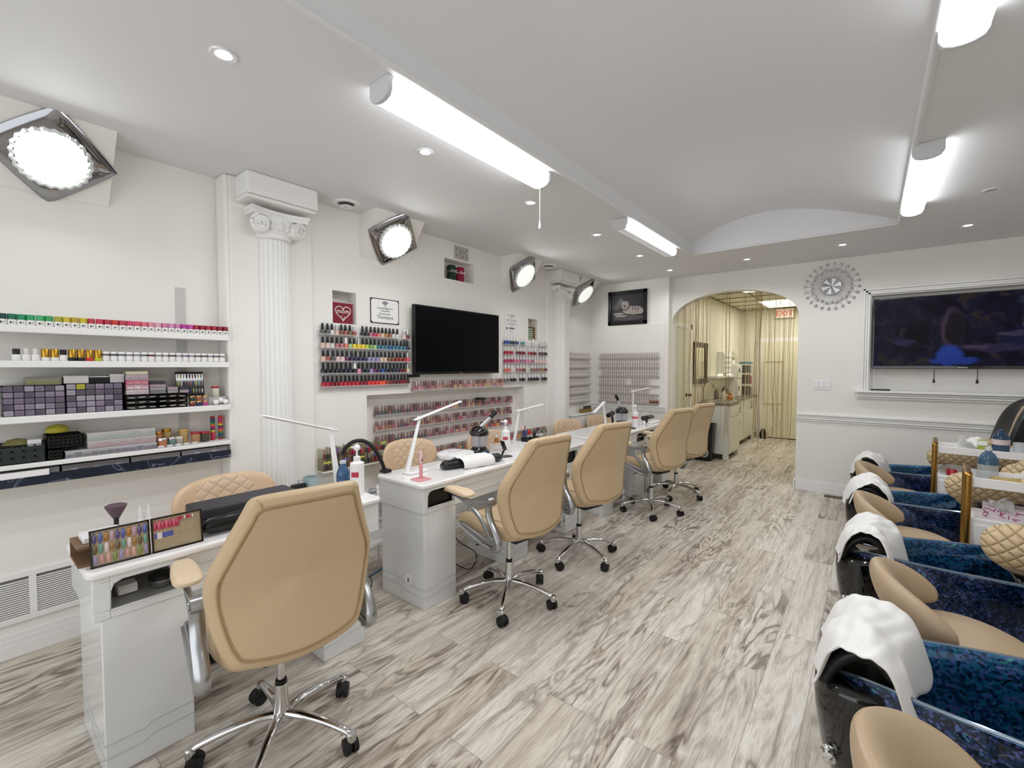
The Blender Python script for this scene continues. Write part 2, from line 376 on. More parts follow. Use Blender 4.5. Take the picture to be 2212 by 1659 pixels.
# back room beyond the arch
WARM = mat('warm_paint', '#e4e0cd', .5)
mb = MB(); mb.box(AX0-.12, 6.59, 0, AX0, 10.92, 2.72); struct('wall_corridor_left', mb, WARM)
mb = MB(); mb.box(-.45, 6.59, 0, -.35, 10.92, 2.72); struct('wall_corridor_right', mb, WARM)
mb = MB(); mb.box(AX0-.12, 10.8, 0, -.35, 10.92, 2.72); struct('wall_corridor_end', mb, WARM)
mb = MB(); mb.box(AX0-.12, 6.59, 2.72, -.35, 10.92, 2.78); struct('ceiling_corridor', mb, mat('ceiling_tile', '#dcd6bd', .8, bump=.2, bscale=90))
mb = MB()
for x in (-2.2, -1.60, -1.0, -.47): mb.box(x-.012, 6.6, 2.708, x+.012, 10.8, 2.72)
for y in (6.9, 7.5, 8.1, 8.7, 9.3, 9.9, 10.5, 10.79): mb.box(-2.22, y-.012, 2.7082, -.45, y+.012, 2.72)
struct('trim_3', mb, mat('ceiling_grid', '#7d755c', .5))
struct('baseboard_corridor', MB().box(-1.95, 10.785, 0, -.45, 10.8, .12), mat('dark_baseboard', '#3b3024', .5))
for i, (x0, y0, x1, y1, lb) in enumerate([(-1.64, 9.32, -1.06, 10.46, 'bright ceiling panel light in the back room nearest the exit door'), (-1.62, 7.52, -1.3, 8.08, 'bright ceiling panel light in the back room just behind the arch')]):
    t = thing('ceiling_light_panel', lb, 'light', ((x0+x1)/2, (y0+y1)/2, 2.70), group='panel lights in the back room')
    dx, dy = (x1-x0)/2, (y1-y0)/2
    MB().box(-dx, -dy, .0, dx, dy, .006).build('diffuser', mat('panel_glow', '#ffffff', .5, emit='#fff8e8', es=5), t)
    mb = MB()
    for a in (-1, 1): mb.box(a*dx-.01, -dy-.01, -.004, a*dx+.01, dy+.01, .006); mb.box(-dx, a*dy-.01, -.004, dx, a*dy+.01, .006)
    mb.build('frame', TRIM, t)
area_light('corridor_panel_light', (-1.35, 9.6, 2.66), .5, 1.2, 27, (1, .965, .86))
area_light('corridor_front_light', (-1.45, 7.8, 2.66), .3, .55, 14, (1, .965, .86))
# mouldings of the far wall
def moulding(mb, x0, x1, y, z0, z1, d, steps=4):
    """stepped horizontal moulding on a wall facing -y"""
    h = (z1-z0)/steps
    prof = [.45, .8, .6, 1.0] if steps == 4 else [1, .7, .45]
    for k in range(steps): mb.box(x0, y-d*prof[k], z0+k*h, x1, y, z0+(k+1)*h-.003)
mb = MB(); moulding(mb, AX1+.003, 1.99, 6.45, .845, .94, .03)
mb2 = MB(); moulding(mb2, XA, AX0-.03, 6.285, .85, .94, .03); mb.add(mb2.v, mb2.f)
struct('trim_4', mb, TRIM, bevel=.003)
mb = MB(); moulding(mb, -.11, 1.99, 6.45, 1.14, 1.232, .07); mb.box(-.13, 6.37, 1.212, 1.99, 6.56, 1.236)
struct('trim_5', mb, TRIM, bevel=.003)
mb = MB()
for k, (o, d) in enumerate([(0, .03), (.022, .018), (.044, .026)]):
    mb.box(-.075+o, 6.45-d, 1.236, -.075+o+.02, 6.45, 2.37-o); mb.box(-.075+o, 6.45-d, 2.35-o, 1.99, 6.45, 2.37-o)
struct('trim_6', mb, TRIM, bevel=.002)
def baseb(mb, a, b, axis, pos, sgn):
    for z0, z1, d in ((0, .07, .022), (.07, .10, .016), (.10, .125, .009)):
        if axis == 'y': mb.box(a, pos, z0, b, pos+sgn*d, z1)
        else: mb.box(pos, a, z0, pos+sgn*d, b, z1)
mb = MB(); baseb(mb, AX1+.002, 1.99, 'y', 6.45, -1); mb.box(AX1-.015, 6.42, 0, AX1, 6.45+AT, .115); struct('baseboard_back', mb, TRIM, bevel=.003)
mb = MB(); baseb(mb, -1.8, 1.13, 'x', XA, 1); baseb(mb, 1.73, 4.83, 'x', XM, 1); baseb(mb, 5.38, 6.28, 'x', XA+.015, 1); struct('baseboard_left', mb, TRIM, bevel=.003)
mb = MB(); baseb(mb, -1.8, 6.4, 'x', 2.0, -1); struct('baseboard_right', mb, TRIM)
# arch jamb casing with the white door just inside
mb = MB(); mb.box(AX0-.06, 6.43, 0, AX0+.002, 6.62, 2.10); mb.box(AX0, 6.6, 2.08, AX0+.02, 7.32, 2.16); mb.box(AX0, 7.24, 0, AX0+.02, 7.32, 2.16)
struct('trim_7', mb, TRIM, bevel=.004)
d = MB().box(AX0, 6.62, .01, AX0+.012, 7.24, 2.08); d = struct('door_1', d, mat('door_paint', '#e3e2cf', .4), bevel=.003)
h = MB(); h.cyl((0, 0, 0), (.04, 0, 0), .012); h.ball((.055, 0, 0), .026); h.cyl((-.001, 0, 0), (.006, 0, 0), .03)
h.build('door_handle', mat('dark_bronze', '#2a2420', .3, .8), d, loc=(AX0+.012, 7.08, 1.065))
# exit door on the end wall of the back room
mb = MB(); mb.box(-1.80, 10.75, .02, -.9, 10.795, 2.02)
d = struct('door_2', mb, mat('door_paint_warm', '#e6e0c6', .4))
mb = MB(); mb.box(-1.88, 10.76, .01, -1.80, 10.80, 2.02); mb.box(-.9, 10.76, .01, -.82, 10.80, 2.02); mb.box(-1.90, 10.75, 2.02, -.8, 10.80, 2.10)
mb.build('door_frame', TRIM, d)
mb = MB()
for z in (.72, 1.6): mb.box(-1.74, 10.735, z, -1.42, 10.75, z+.02)
for x in (-1.76, -1.42): mb.box(x, 10.735, .72, x+.02, 10.75, 1.62)
mb.build('panel_moulding', mat('panel_line', '#cfc6a4', .5), d)
MB().box(-1.0, 10.72, .96, -.96, 10.75, 1.12).build('door_handle', BLACK, d)
# pilasters with fluted half columns and ionic capitals
def pilaster(y, names, sc_=1.0):
    w = .28
    struct(names[0], MB().box(XM-.005, y-w, 0, XM+.022, y+w, H), WHITE, bevel=.012)
    mb = MB(); mb.box(XM-.005, y-.235, 2.61, -3.10, y+.235, H); mb.box(XM-.005, y-.235, 2.585, -3.115, y+.235, 2.61)
    struct(names[1], mb, TRIM, bevel=.012)
    # fluted shaft: rounded ridges around a half circle
    cx = XM-.01; R = .125; n = 13; mb = MB(); ring = []
    for i in range(n*8+1):
        a = -PI/2+PI*i/(n*8); rr = R-.011*abs(math.sin(n*(a+PI/2)*1.0))**.6*(1 if 0 < i < n*8 else 0)
        ring.append((rr*math.cos(a), rr*math.sin(a)))
    for z0, z1, s0, s1 in ((.30, 2.37, 1.0, .88),):
        vs = [(cx+p[0]*s_, y+p[1]*s_, z) for z, s_ in ((z0, s0), (z1, s1)) for p in ring]; k = len(ring)
        mb.add(vs, [(i, i+1, k+i+1, k+i) for i in range(k-1)])
    struct(names[2], mb, TRIM, smooth=True)
    mb = MB()
    for z0, z1, r in ((.13, .17, .155), (.17, .22, .145), (.22, .26, .15), (.26, .31, .132)):
        mb.lathe([(r, z0+.004), (r+.004, (z0+z1)/2), (r, z1-.004)], (cx, y, 0), 28)
    mb.box(XM, y-.18, 0, cx+.18, y+.18, .13)
    struct(names[3], mb, TRIM, bevel=.004, smooth=True)
    # capital: curved abacus, band with egg shapes, two volutes with spirals
    mb = MB(); ab = []
    for i in range(13):
        t = -1+2*i/12; ab.append((cx+.17-.045*(1-t*t), y+.19*t))
    ab = ab+[(XM, y+.19), (XM, y-.19)]
    for z0, z1, g in ((2.535, 2.555, 1.0), (2.510, 2.535, .96)):
        mb.prism(ab, lambda u, v: (XM+(u-XM)*g, y+(v-y)*g, z0), lambda u, v: (XM+(u-XM)*g, y+(v-y)*g, z1))
    mb.lathe([(.112, 2.37), (.125, 2.38), (.125, 2.395), (.118, 2.41), (.135, 2.45), (.15, 2.51)], (cx, y, 0), 28)
    for i in range(7):
        a = -1.1+2.2*i/6; mb.ball((cx+.135*math.cos(a), y+.135*math.sin(a), 2.45), .017, 8, 1.3)
    for sg in (-1, 1):
        c = Vector((cx+.128, y+sg*.128, 2.452)); t = Vector((-sg*.45, 1*.9, 0)).normalized() if sg > 0 else Vector((.45, .9, 0)).normalized()
        nrm = Vector((t.y, -t.x, 0)); pts = []
        for i in range(40):
            a = i/39*5.2*PI/2+PI/2; r = .058*(1-i/39*.85); pts.append(c+nrm*.012+t*(sg*-r*math.cos(a))+Vector((0, 0, r*math.sin(a))))
        mb.tube(pts, .010, 7); mb.cyl(c-nrm*.09, c+nrm*.008, .056, n=20); mb.ball(c+nrm*.012, .012, 8)
    for k in (-.05, 0, .05): mb.ball((cx+.142-k*k*2, y+k, 2.475), .014, 8)
    struct(names[4], mb, TRIM, smooth=True)
pilaster(1.44, ['trim_8', 'trim_9', 'trim_10', 'trim_11', 'trim_12'])
pilaster(5.12, ['trim_13', 'trim_14', 'trim_15', 'trim_16', 'trim_17'])
# rounded drywall corner between the shelving alcove and the pilaster
struct('trim_18', MB().box(XA, 1.135, 0, XM+.02, 1.17, H), WHITE, bevel=.015)
# slanted plaster boxes that carry the chrome wall lights
def wedge(name, xw, y0, y1, xc):
    mb = MB(); A = [(xw, H), (xc, H), (xw+.002, 2.41)]
    mb.add([(a, y0, z) for a, z in A]+[(a, y1, z) for a, z in A], [(0, 1, 2), (5, 4, 3), (0, 3, 4, 1), (1, 4, 5, 2), (0, 2, 5, 3)])
    struct(name, mb, WHITE)
WED = [(XA, .12, .595, -3.16), (XM, 2.13, 2.61, -3.05), (XM, 3.935, 4.42, -3.06), (XA, 5.52, 6.02, -3.14)]
for i, (xw, y0, y1, xc) in enumerate(WED): wedge('trim_%d' % (19+i), xw, y0, y1, xc)
# chrome square wall lights with round lit glass
SC_LAB = ['large square chrome wall light above the shelves of jars', 'square chrome wall light above the wifi notice', 'square chrome wall light beside the second ceiling vent', 'square chrome wall light above the white sample bottles']
for i, (xw, y0, y1, xc) in enumerate(WED):
    a = Vector((xc, 0, H)); b = Vector((xw, 0, 2.41)); zt = (a-b).normalized(); yt = Vector((0, 1, 0)); nt_ = yt.cross(zt).normalized()
    if nt_.x < 0: nt_ = -nt_
    M = Matrix((zt.cross(nt_), zt, nt_)).transposed()           # local x lateral, y up the slope, z outward
    R = M @ Matrix.Rotation(math.radians((-46, -50, -50, -50)[i]), 3, 'Z')
    c = (a+b)/2+Vector((0, (y0+y1)/2, 0))+nt_*.004
    t = thing('wall_light', SC_LAB[i], 'wall light', c, group='chrome wall lights on the slanted boxes')
    t.rotation_euler = R.to_euler()
    h = .182; pts = []
    for q in range(4):
        a0 = math.radians(45+90*q); a1 = math.radians(45+90*(q+1))
        for k in range(6):
            f = k/6; x = math.cos(a0)*(1-f)+math.cos(a1)*f; y = math.sin(a0)*(1-f)+math.sin(a1)*f; s_ = 1.414*h*(1+.03*math.sin(PI*f)); pts.append((x*s_, y*s_))
    mb = MB(); mb.loft([[(x*g, y*g, z) for x, y in pts] for g, z in ((1, 0), (1, .012), (.86, .030), (.5, .034))]); mb.build('chrome_plate', mat('dark_reflection_chrome', '#a0a0a3', .1, 1), t)  # plain chrome, base colour darkened to stand in for dark reflections
    mb = MB(); ring = []
    for k in range(96): aa = 2*PI*k/96; rr = .148+.004*math.cos(24*aa); ring.append((rr*math.cos(aa), rr*math.sin(aa), .034))
    mb.loft([ring, [(x*1.02, y*1.02, .052) for x, y, z in ring], [(x*.93, y*.93, .060) for x, y, z in ring], [(x*.9, y*.9, .04) for x, y, z in ring]], cap=False)
    mb.build('scalloped_glass_rim', mat('glass_rim', '#eef2f2', .05, .4), t)
    mb = MB(); mb.lathe([(.132, .036), (.132, .052), (.112, .066), (.065, .075), (1e-5, .078)], n=40); mb.build('glass_disc', GLOBE, t)
    area_light('wall_light_beam', c+nt_*.10, .2, .2, 4.5, (.97, 1, .95), (-nt_).to_track_quat('-Z', 'Y').to_euler() if False else nt_.to_track_quat('-Z', 'Y').to_euler())
# ceiling wrap lights
def wrap_light(x, y0, y1, label, lit, cord=None, wpow=30):
    t = thing('ceiling_strip_light', label, 'ceiling light', (x, y0, H), group='strip lights along the ceiling recess')
    L = y1-y0; w = .066
    MB().box(-w+.004, .02, -.022, w-.004, L-.02, 0).build('metal_body', TRIM, t)
    prof = [(-w, -.02), (-w, -.055), (-w*.8, -.078), (-w*.4, -.088), (0, -.091), (w*.4, -.088), (w*.8, -.078), (w, -.055), (w, -.02)]
    MB().prism(prof, lambda u, v: (u, .025, v), lambda u, v: (u, L-.025, v)).build('diffuser', LAMP if lit else DIMLAMP, t)
    pf = [(u*1.05, v*1.04 if v < -.03 else 0) for u, v in prof]
    for a, b in ((0, .025), (L-.025, L)):
        MB().prism(pf, lambda u, v: (u, a, v), lambda u, v: (u, b, v)).build('end_cap', mat('end_cap_plastic', '#cfd0d2', .5), t, bevel=.004)
    if cord:
        mb = MB(); mb.tube([(0, L-.03, -.09), (0, L-.03, -.30)], .0018, 6); mb.lathe([(.003, 0), (.008, -.03), (.009, -.045), (.004, -.055)], (0, L-.03, -.30), 10)
        mb.build('pull_cord', WPLAS, t)
    if not lit:
        MB().prism([(w+.0003, -.022), (w+.0012, -.055), (w*.82, -.0785), (w*.5, -.0873), (w*.5, -.0865), (w*.80, -.0775), (w, -.0545)], lambda u, v: (u, .05, v), lambda u, v: (u, L-.04, v)).build('lit_aisle_side', LAMP, t)
        area_light('dim_strip_glow', (x+.08, (y0+y1)/2, H-.06), .04, L-.1, 9, (.95, .98, 1), (0, PI/2, 0))
    if lit:
        area_light('strip_light_glow', (x, (y0+y1)/2, H-.10), .11, L-.1, wpow, (.95, .98, 1), (0, 0, 0))
    return t
wrap_light(-1.70, 1.20, 2.45, 'lit strip light with a pull cord beside the vaulted recess', True, True, 18)
wrap_light(-1.68, 3.55, 4.80, 'dim strip light at the arch end of the recess, polish wall side', False)
wrap_light(.225, 3.42, 4.68, 'lit strip light at the arch end, pedicure side of the recess', True, None, 18)
wrap_light(.235, 1.10, 2.33, 'lit strip light at the top edge of the ceiling above the pedicure row', True, None, 18)
def downlight(x, y, label, lit=True):
    t = thing('recessed_spotlight', label, 'spotlight', (x, y, H), group='recessed spotlights')
    mb = MB(); mb.lathe([(.030, .0), (.032, -.004), (.046, -.007), (.050, -.002), (.050, .0)], n=28); mb.build('trim_ring', mat('chrome_ring', '#e9e9ea', .3, .3), t)
    mb = MB(); mb.lathe([(.030, -.003), (.02, -.0045), (1e-5, -.005)], n=20); mb.build('lens', SPOTL if lit else mat('unlit_lens', '#b9b8b4', .3), t)
    if lit:
        l = bpy.data.lights.new('spot_glow', 'SPOT'); l.energy = 24; l.spot_size = 2.7; l.spot_blend = .7; l.shadow_soft_size = .03; l.color = (.93, .96, 1)
        o = bpy.data.objects.new('spot_glow', l); COL.objects.link(o); o.location = (x, y, H-.02)
W6 = ['nearest the big chrome light', 'beside the middle of the corded strip light', 'just past the end of the corded strip light', 'beside the dim strip light', 'next to the far end of the dim strip light', 'farthest along the polish wall']
for i, y in enumerate((.722, 1.764, 2.80, 3.86, 4.883, 5.85)): downlight(-2.053, y, 'round recessed spotlight '+W6[i])
for x, y, lb in ((-1.147, 5.82, 'above the arch opening'), (-.249, 5.74, 'above the sunburst clock'), (.646, 5.65, 'above the garden television')): downlight(x, y, 'round recessed spotlight in the far row '+lb)
downlight(.642, 4.63, 'unlit recessed spotlight on the pedicure side of the ceiling', False)
downlight(.655, 3.55, 'unlit recessed spotlight cut by the picture edge, pedicure side', False)
def vent(x, y, label):
    t = thing('round_ceiling_vent', label, 'vent', (x, y, H), group='round ceiling vents')
    mb = MB(); mb.lathe([(.060, -.001), (.068, -.012), (.092, -.010), (.10, 0)], n=32); mb.build('outer_ring', WPLAS, t)
    mb = MB(); mb.lathe([(.062, -.0008), (.058, -.004), (1e-5, -.004)], n=32); mb.build('dark_throat', BLACK, t)
    mb = MB(); mb.lathe([(1e-5, -.012), (.02, -.014), (.02, -.032), (.05, -.030), (.046, -.024), (.018, -.020)], n=32); mb.build('centre_cone', WPLAS, t)
vent(-3.16, 1.93, 'round white ceiling vent beside the nearer fluted pilaster')
vent(-3.14, 4.66, 'round white ceiling vent before the farther fluted pilaster')
# ---------------------------------------------------------------- shelving alcove
SHZ = {1: (1.668, 1.702), 2: (1.496, 1.530), 3: (1.222, 1.256), 4: (.998, 1.022)}
SHL = {1: 'white wall shelf, topmost, holding the rainbow of capped jars', 2: 'white wall shelf holding gold and white capped jars', 3: 'white wall shelf holding the drawer organisers', 4: 'white wall shelf holding black bins and glitter jars'}
for k, (z0, z1) in SHZ.items():
    tag(MB().box(XA+.001, -1.0, z0, -3.24, 1.134, z1).build('wall_shelf', TRIM, bevel=.003), SHL[k], 'shelf', 'white shelves in the alcove')
t = thing('marble_front_shelf', 'low shelf with navy marble front band under the white shelves', 'shelf', (XA, 0, .915))
MB().box(.001, -1.0, 0, .17, 1.13, .008).build('board', TRIM, t); MB().box(.17, -1.0, -.005, .18, 1.13, .045).build('marble_band', MARBLE, t)
tag(MB().box(XA+.001, .90, 1.03, XA+.006, .95, 2.0).build('shelf_rail', mat('rail_grey', '#c9c7c4', .4)), 'slim grey upright shelf rail on the alcove wall', 'rail')
def facing_copy(src, label, group, loc): return dup(src, label, loc, None, group)
def jar(name, body, cap, r=.0165, h=.028, ch=.026, cr=None, cat='jar', capname='cap'):
    cr = cr or r*.95
    o = MB().lathe([(r*.9, 0), (r, .003), (r, h-.004), (r*.85, h)], n=16).build(name, body)
    MB().lathe([(cr, h), (cr, h+ch-.002), (cr*.93, h+ch)], n=16).build(capname, cap, o); o['category'] = cat
    return o
# row 1: white powder jars under coloured caps
JC = ['0e4a48','0e5550','123f3c','1d6b50','1f8a5c','2f9d68','44a86e','3a9a5a','a8a43c','c9b13a','b59a2e','c2b62c','b83a4a','c23250','ad2c3c','c23434','bb3a50','cc3e62','cf4868','d86a80','d98a98','d4a0b0','cf7aa6','cf8ab8','c479ac','b03a94','c24a9e','a31f3c','8f1a30','a0243c','a01e34','8a1a2c','7a1626']
JN = [('0e4a48','dark teal'),('1d6b50','green'),('a8a43c','olive yellow'),('b83a4a','red')]
def jname(i): return 'teal' if i < 3 else 'green' if i < 8 else 'yellow' if i < 12 else 'rose red' if i < 20 else 'pale pink' if i < 22 else 'mauve pink' if i < 27 else 'dark crimson'
WJ = mat('white_jar', '#eceae7', .35); LBL = mat('jar_print', '#3c3a3c', .6)
def put_row(protos, n, y0, y1, x, z, labeler, group, jit=.002):
    for i in range(n):
        y = y0+(y1-y0)*i/(n-1); src = protos(i)
        facing_copy(src, labeler(i), group, (x+random.uniform(-jit, jit), y+random.uniform(-jit, jit)*.5, z))
STORE = []
def proto(o): STORE.append(o); return o
def jarp(color, body=WJ, capname='cap', **k):
    o = jar('powder_jar', body, mat('cap_'+color, '#'+color, .35), capname=capname, **k)
    mb = MB(); mb.box(.0155, -.007, .008, .0168, -.001, .018); mb.box(.0155, .002, .012, .0168, .006, .016); mb.build('printed_label', LBL, o)
    return proto(o)
JP = [jarp(c) for c in JC]; n = len(JC)
put_row(lambda i: JP[i], n, .10, 1.118, -3.262, 1.7025, lambda i: 'white powder jar with %s cap, %s from the pilaster on the top shelf' % (jname(i), ordw(n-i)), 'powder jars on the top shelf')
J2 = [('plain',) for _ in range(3)]
GOLDCAP = mat('gold_cap', '#b98f35', .25, .9)
p_tall = proto(jar('powder_jar', WJ, mat('pale_cap', '#dedad2', .4), h=.030, ch=.030, cr=.010))
p_blk = proto(jar('powder_jar', WJ, BLACK, h=.030, ch=.028, cr=.013))
def goldj(c, nm): return proto(jar('powder_jar', mat('jar_'+nm, c, .35), GOLDCAP, h=.018, ch=.042))
p_g = goldj('#eceae7', 'w'); p_gb = goldj('#141414', 'b'); p_gr = goldj('#c8342e', 'r'); p_gy = goldj('#b9c02a', 'y')
p_w = []
for c in ('5b5a63', '8b8791', '4a4550', '7a6f86', '5c1c30'):
    o = jar('powder_jar', WJ, mat('wcap', '#efedea', .35), h=.026, ch=.026)
    MB().lathe([(.0163, .030), (.0163, .040)], n=16).build('colour_band', mat('band_'+c, '#'+c, .4), o); p_w.append(proto(o))
row2 = [(p_blk, 'white jar with black cap'), (p_tall, 'slim white jar with pale cap'), (p_tall, 'slim white jar with pale cap')]+[(p_g, 'white jar with tall gold cap')]*2+[(p_blk, 'white jar with black cap')]+[(p_gb, 'black jar with tall gold cap')]*2+[(p_gr, 'red jar with tall gold cap'), (p_gy, 'yellow-green jar with tall gold cap')]
row2 += [(p_w[random.choice((0, 1, 2, 0, 3, 1))], 'white jar with banded white cap') for _ in range(18)]; row2[16] = (p_w[4], 'white jar with wine-red banded cap')
n2 = len(row2)
put_row(lambda i: row2[i][0], n2, .205, 1.095, -3.262, 1.5305, lambda i: '%s, %s from the pilaster on the second shelf' % (row2[i][1], ordw(n2-i)), 'jars on the second shelf')
# row 3: drawer organisers, boxes, palettes
def organiser(y0, y1, z0, z1, label, cols=6, rows=5, tint='#7c7084'):
    t = thing('drawer_organiser', label, 'organiser', (-3.30, (y0+y1)/2, z0), group='small-drawer organisers'); W = y1-y0; Hh = z1-z0
    mb = MB(); mb.box(-.12, -W/2, 0, .03, -W/2+.006, Hh); mb.box(-.12, W/2-.006, 0, .03, W/2, Hh); mb.box(-.12, -W/2, Hh-.005, .03, W/2, Hh); mb.box(-.12, -W/2, 0, .03, W/2, .005)
    mb.box(-.12, -W/2, 0, -.115, W/2, Hh)
    for r in range(1, rows): mb.box(-.12, -W/2, Hh*r/rows-.0015, .03, W/2, Hh*r/rows+.0015)
    for c in range(1, cols): mb.box(-.12, -W/2+W*c/cols-.0015, 0, .03, -W/2+W*c/cols+.0015, Hh)
    mb.build('cabinet_body', mat('organiser_navy', '#26263a', .4), t)
    tones = [mat('drawer_'+str(q)+tint, c, .2) for q, c in enumerate((tint, '#5e5763', '#8f8393', '#6d6470', '#a39aa6'))]
    for r in range(rows):
        for c in range(cols):
            cy_ = -W/2+W*(c+.5)/cols; cz = Hh*(r+.5)/rows; w = W/cols*.44; h = Hh/rows*.42
            mb = MB(); mb.box(-.10, cy_-w, cz-h, .031, cy_+w, cz+h); mb.box(.031, cy_-w*.5, cz-h*.1, .036, cy_+w*.5, cz+h*.15)
            mb.build('small_drawer', mat('yellow_filled_drawer', '#b3ad3a', .3) if (r == rows-1 and c == 1 and 'second' in label) else random.choice(tones), t)
organiser(.155, .37, 1.2565, 1.405, 'grey small-drawer organiser at the shelf end away from the pilaster')
organiser(.375, .60, 1.2565, 1.41, 'grey small-drawer organiser, second, next to the pink stacked boxes')
def clearbox(name, y0, y1, z0, z1, x0, x1, m, label, cat='box', group=None, n=3, fill=None, lid=None):
    t = thing(name, label, cat, ((x0+x1)/2, (y0+y1)/2, z0), group=group); D = (x1-x0)/2; W = (y1-y0)/2; Hh = z1-z0
    MB().box(-D, -W, 0, D, W, Hh*.86).build('box_body', m, t, bevel=.002)
    MB().box(-D-.001, -W-.001, Hh*.86, D+.001, W+.001, Hh).build('lid', lid or m, t, bevel=.002)
    if fill:
        mb = MB(); k = max(2, int((y1-y0)/.03))
        for i in range(k): a = -W+2*W*i/k+.002; mb.box(D-.002, a, Hh*.12, D+.0015, a+2*W/k-.004, Hh*(.45+.3*random.random()))
        mb.build('contents', fill, t)
    return t
GRY = [mat('greyclear_%d' % i, c, .25) for i, c in enumerate(('#9a969b', '#b9b6b6', '#7d7a80', '#c7c3bd', '#8f8a80'))]
clearbox('hinged_clear_box', .235, .365, 1.4065, 1.447, -3.40, -3.30, GRY[4], 'olive clear hinged box lying on top of the first drawer organiser', fill=mat('olivefill', '#8d8760', .5))
clearbox('lidded_box', .37, .465, 1.4115, 1.452, -3.40, -3.28, GRY[3], 'pale translucent box with thick lid on top of the organisers', lid=mat('palelid', '#d4d0cf', .3))
clearbox('lidded_box', .468, .55, 1.4115, 1.448, -3.39, -3.29, BLACK, 'black box with white lid on top of the second organiser', lid=mat('whlid', '#e8e6e4', .3))
clearbox('lidded_box', .552, .612, 1.4115, 1.458, -3.39, -3.28, GRY[1], 'grey box with domed white lid touching the pink stack', lid=mat('whlid', '#e8e6e4', .3))
tag(MB().box(-3.36, .40, 1.4525, -3.29, .54, 1.459).build('flat_case', GRY[2], bevel=.002), 'flat grey clear case lying across the boxes under the second shelf', 'case')
PK = [mat('pinkbox_%d' % i, c, .3) for i, c in enumerate(('#b9a9b0', '#a5939d', '#b95e74', '#c68a9b', '#cfc5c6'))]
for r, (z, m, nm) in enumerate([(1.3425, 4, 'grey-pink'), (1.371, 3, 'dusty pink'), (1.3995, 2, 'deep rose'), (1.428, 0, 'mauve')]):
    clearbox('bead_box', .616, .715, z, z+.028, -3.38, -3.255, PK[m], '%s clear bead box, %s from the top of the stack on black trays' % (nm, ORD[5-1-r+0]), 'box', 'stacked bead boxes', fill=PK[(m+1) % 5], lid=PK[0])
clearbox('bead_box', .618, .714, 1.4565, 1.474, -3.38, -3.26, mat('creambox', '#cfc6a8', .4), 'cream bead box, topmost of the stack on black trays', 'box', 'stacked bead boxes')
for r in range(3):
    z = 1.2565+r*.0283
    t = thing('black_tray', 'black compartment tray under the bead boxes, %s of three' % ('bottom', 'middle', 'top')[r], 'tray', (-3.33, .755, z), group='black compartment trays')
    mb = MB(); mb.box(-.07, -.145, 0, .075, .145, .003); mb.box(.072, -.145, 0, .075, .145, .022); mb.box(-.07, -.145, 0, -.067, .145, .022); mb.box(-.07, -.145, 0, .075, -.142, .022); mb.box(-.07, .142, 0, .075, .145, .022)
    mb.build('tray_body', GLBLACK, t)
    mb = MB()
    for c in range(6): mb.cyl((.0755, -.12+.048*c-.014, .012), (.0755, -.12+.048*c+.014, .012+random.uniform(-.003, .003)), .0025, n=6)
    mb.build('silver_contents', mat('silver_bits', '#b8b6b0', .3, .7), t)
for i, (y0, y1, nn, b) in enumerate([(.72, .80, 4, 1.3425), (.805, .86, 2, 1.3425), (.865, .915, 2, 1.3425)]):
    for r in range(nn if i == 0 else nn):
        z = b+r*.0185
        clearbox('flat_case', y0+.002, y1-.002, z, z+.018, -3.36, -3.265, (GRY[2], GRY[0], PK[1], mat('darkcase', '#3b3a3f', .3))[(r+i) % 4], 'flat clear case of nail bits, pile %s beside the pink stack, %s up' % (ORD[i+1], ORD[r+1]), 'case', 'flat cases of nail bits')
t = thing('swatch_palette', 'black swatch board with rows of coloured sample nails', 'palette', (-3.345, .945, 1.315)); t.rotation_euler = (0, math.radians(-10), 0)
MB().box(-.004, -.075, -.0, .004, .075, .155).build('board', GLBLACK, t, bevel=.003)
SW = ['#d8d4d0', '#9a7f86', '#6b3a4c', '#d4556a', '#4a4a72', '#c9c23a', '#9fb0b0', '#3c3a44', '#e2c9c2', '#b04f5c', '#e8e4dc', '#c4d060']
for r in range(3):
    for c in range(9):
        mb = MB(); y = -.062+.0155*c; z = .018+.046*r; mb.lathe([(.0015, 0), (.0042, .008), (.0045, .022), (.001, .032)], (.0055, y, z), 8); mb.build('sample_nail', mat('swn'+str((r*5+c*7) % 12), SW[(r*5+c*7) % 12], .2), t)
def screwjar(y, x, z, r, h, bodyc, capc, label, group='small screw-top jars', metal=0, ch=.012, name='glitter_jar', glass=False):
    t = thing(name, label, 'jar', (x, y, z), group=group)
    MB().lathe([(r*.92, 0), (r, .003), (r, h-.003), (r*.9, h)], n=20).build('jar_body', mat('jb'+bodyc, '#'+bodyc, .2, bump=.6, bscale=400), t)
    MB().lathe([(r*1.03, h), (r*1.03, h+ch-.002), (r*.97, h+ch)], n=20).build('lid', mat('jl%s%d' % (capc, metal), '#'+capc, .25, metal), t)
for i, (y, c1, c2) in enumerate([(.93, '7a2a34', 'red'), (.965, '24305e', 'blue'), (1.0, 'b04f92', 'pink')]):
    for r, cc in enumerate((c1, ('2c3a2e', '9a5a3c', 'a08a8e')[i])):
        screwjar(y, -3.27, 1.2565+r*.033, .0155, .022, cc, 'c89a6a', 'copper-lidded jar, %s of the %s pair on the third shelf' % (('lower', 'upper')[r], c2), 'copper-lidded jars on the third shelf', 1, .009)
screwjar(1.075, -3.33, 1.3065, .022, .055, 'd9d3c0', 'a82634', 'red-lidded jar of cream powder beside the swatch board', 'red-lidded jars')
tag(MB().box(-3.36, 1.02, 1.2565, -3.28, 1.12, 1.306).build('clear_bin', GRY[1], bevel=.003), 'clear bin supporting the red-lidded cream jar', 'bin')
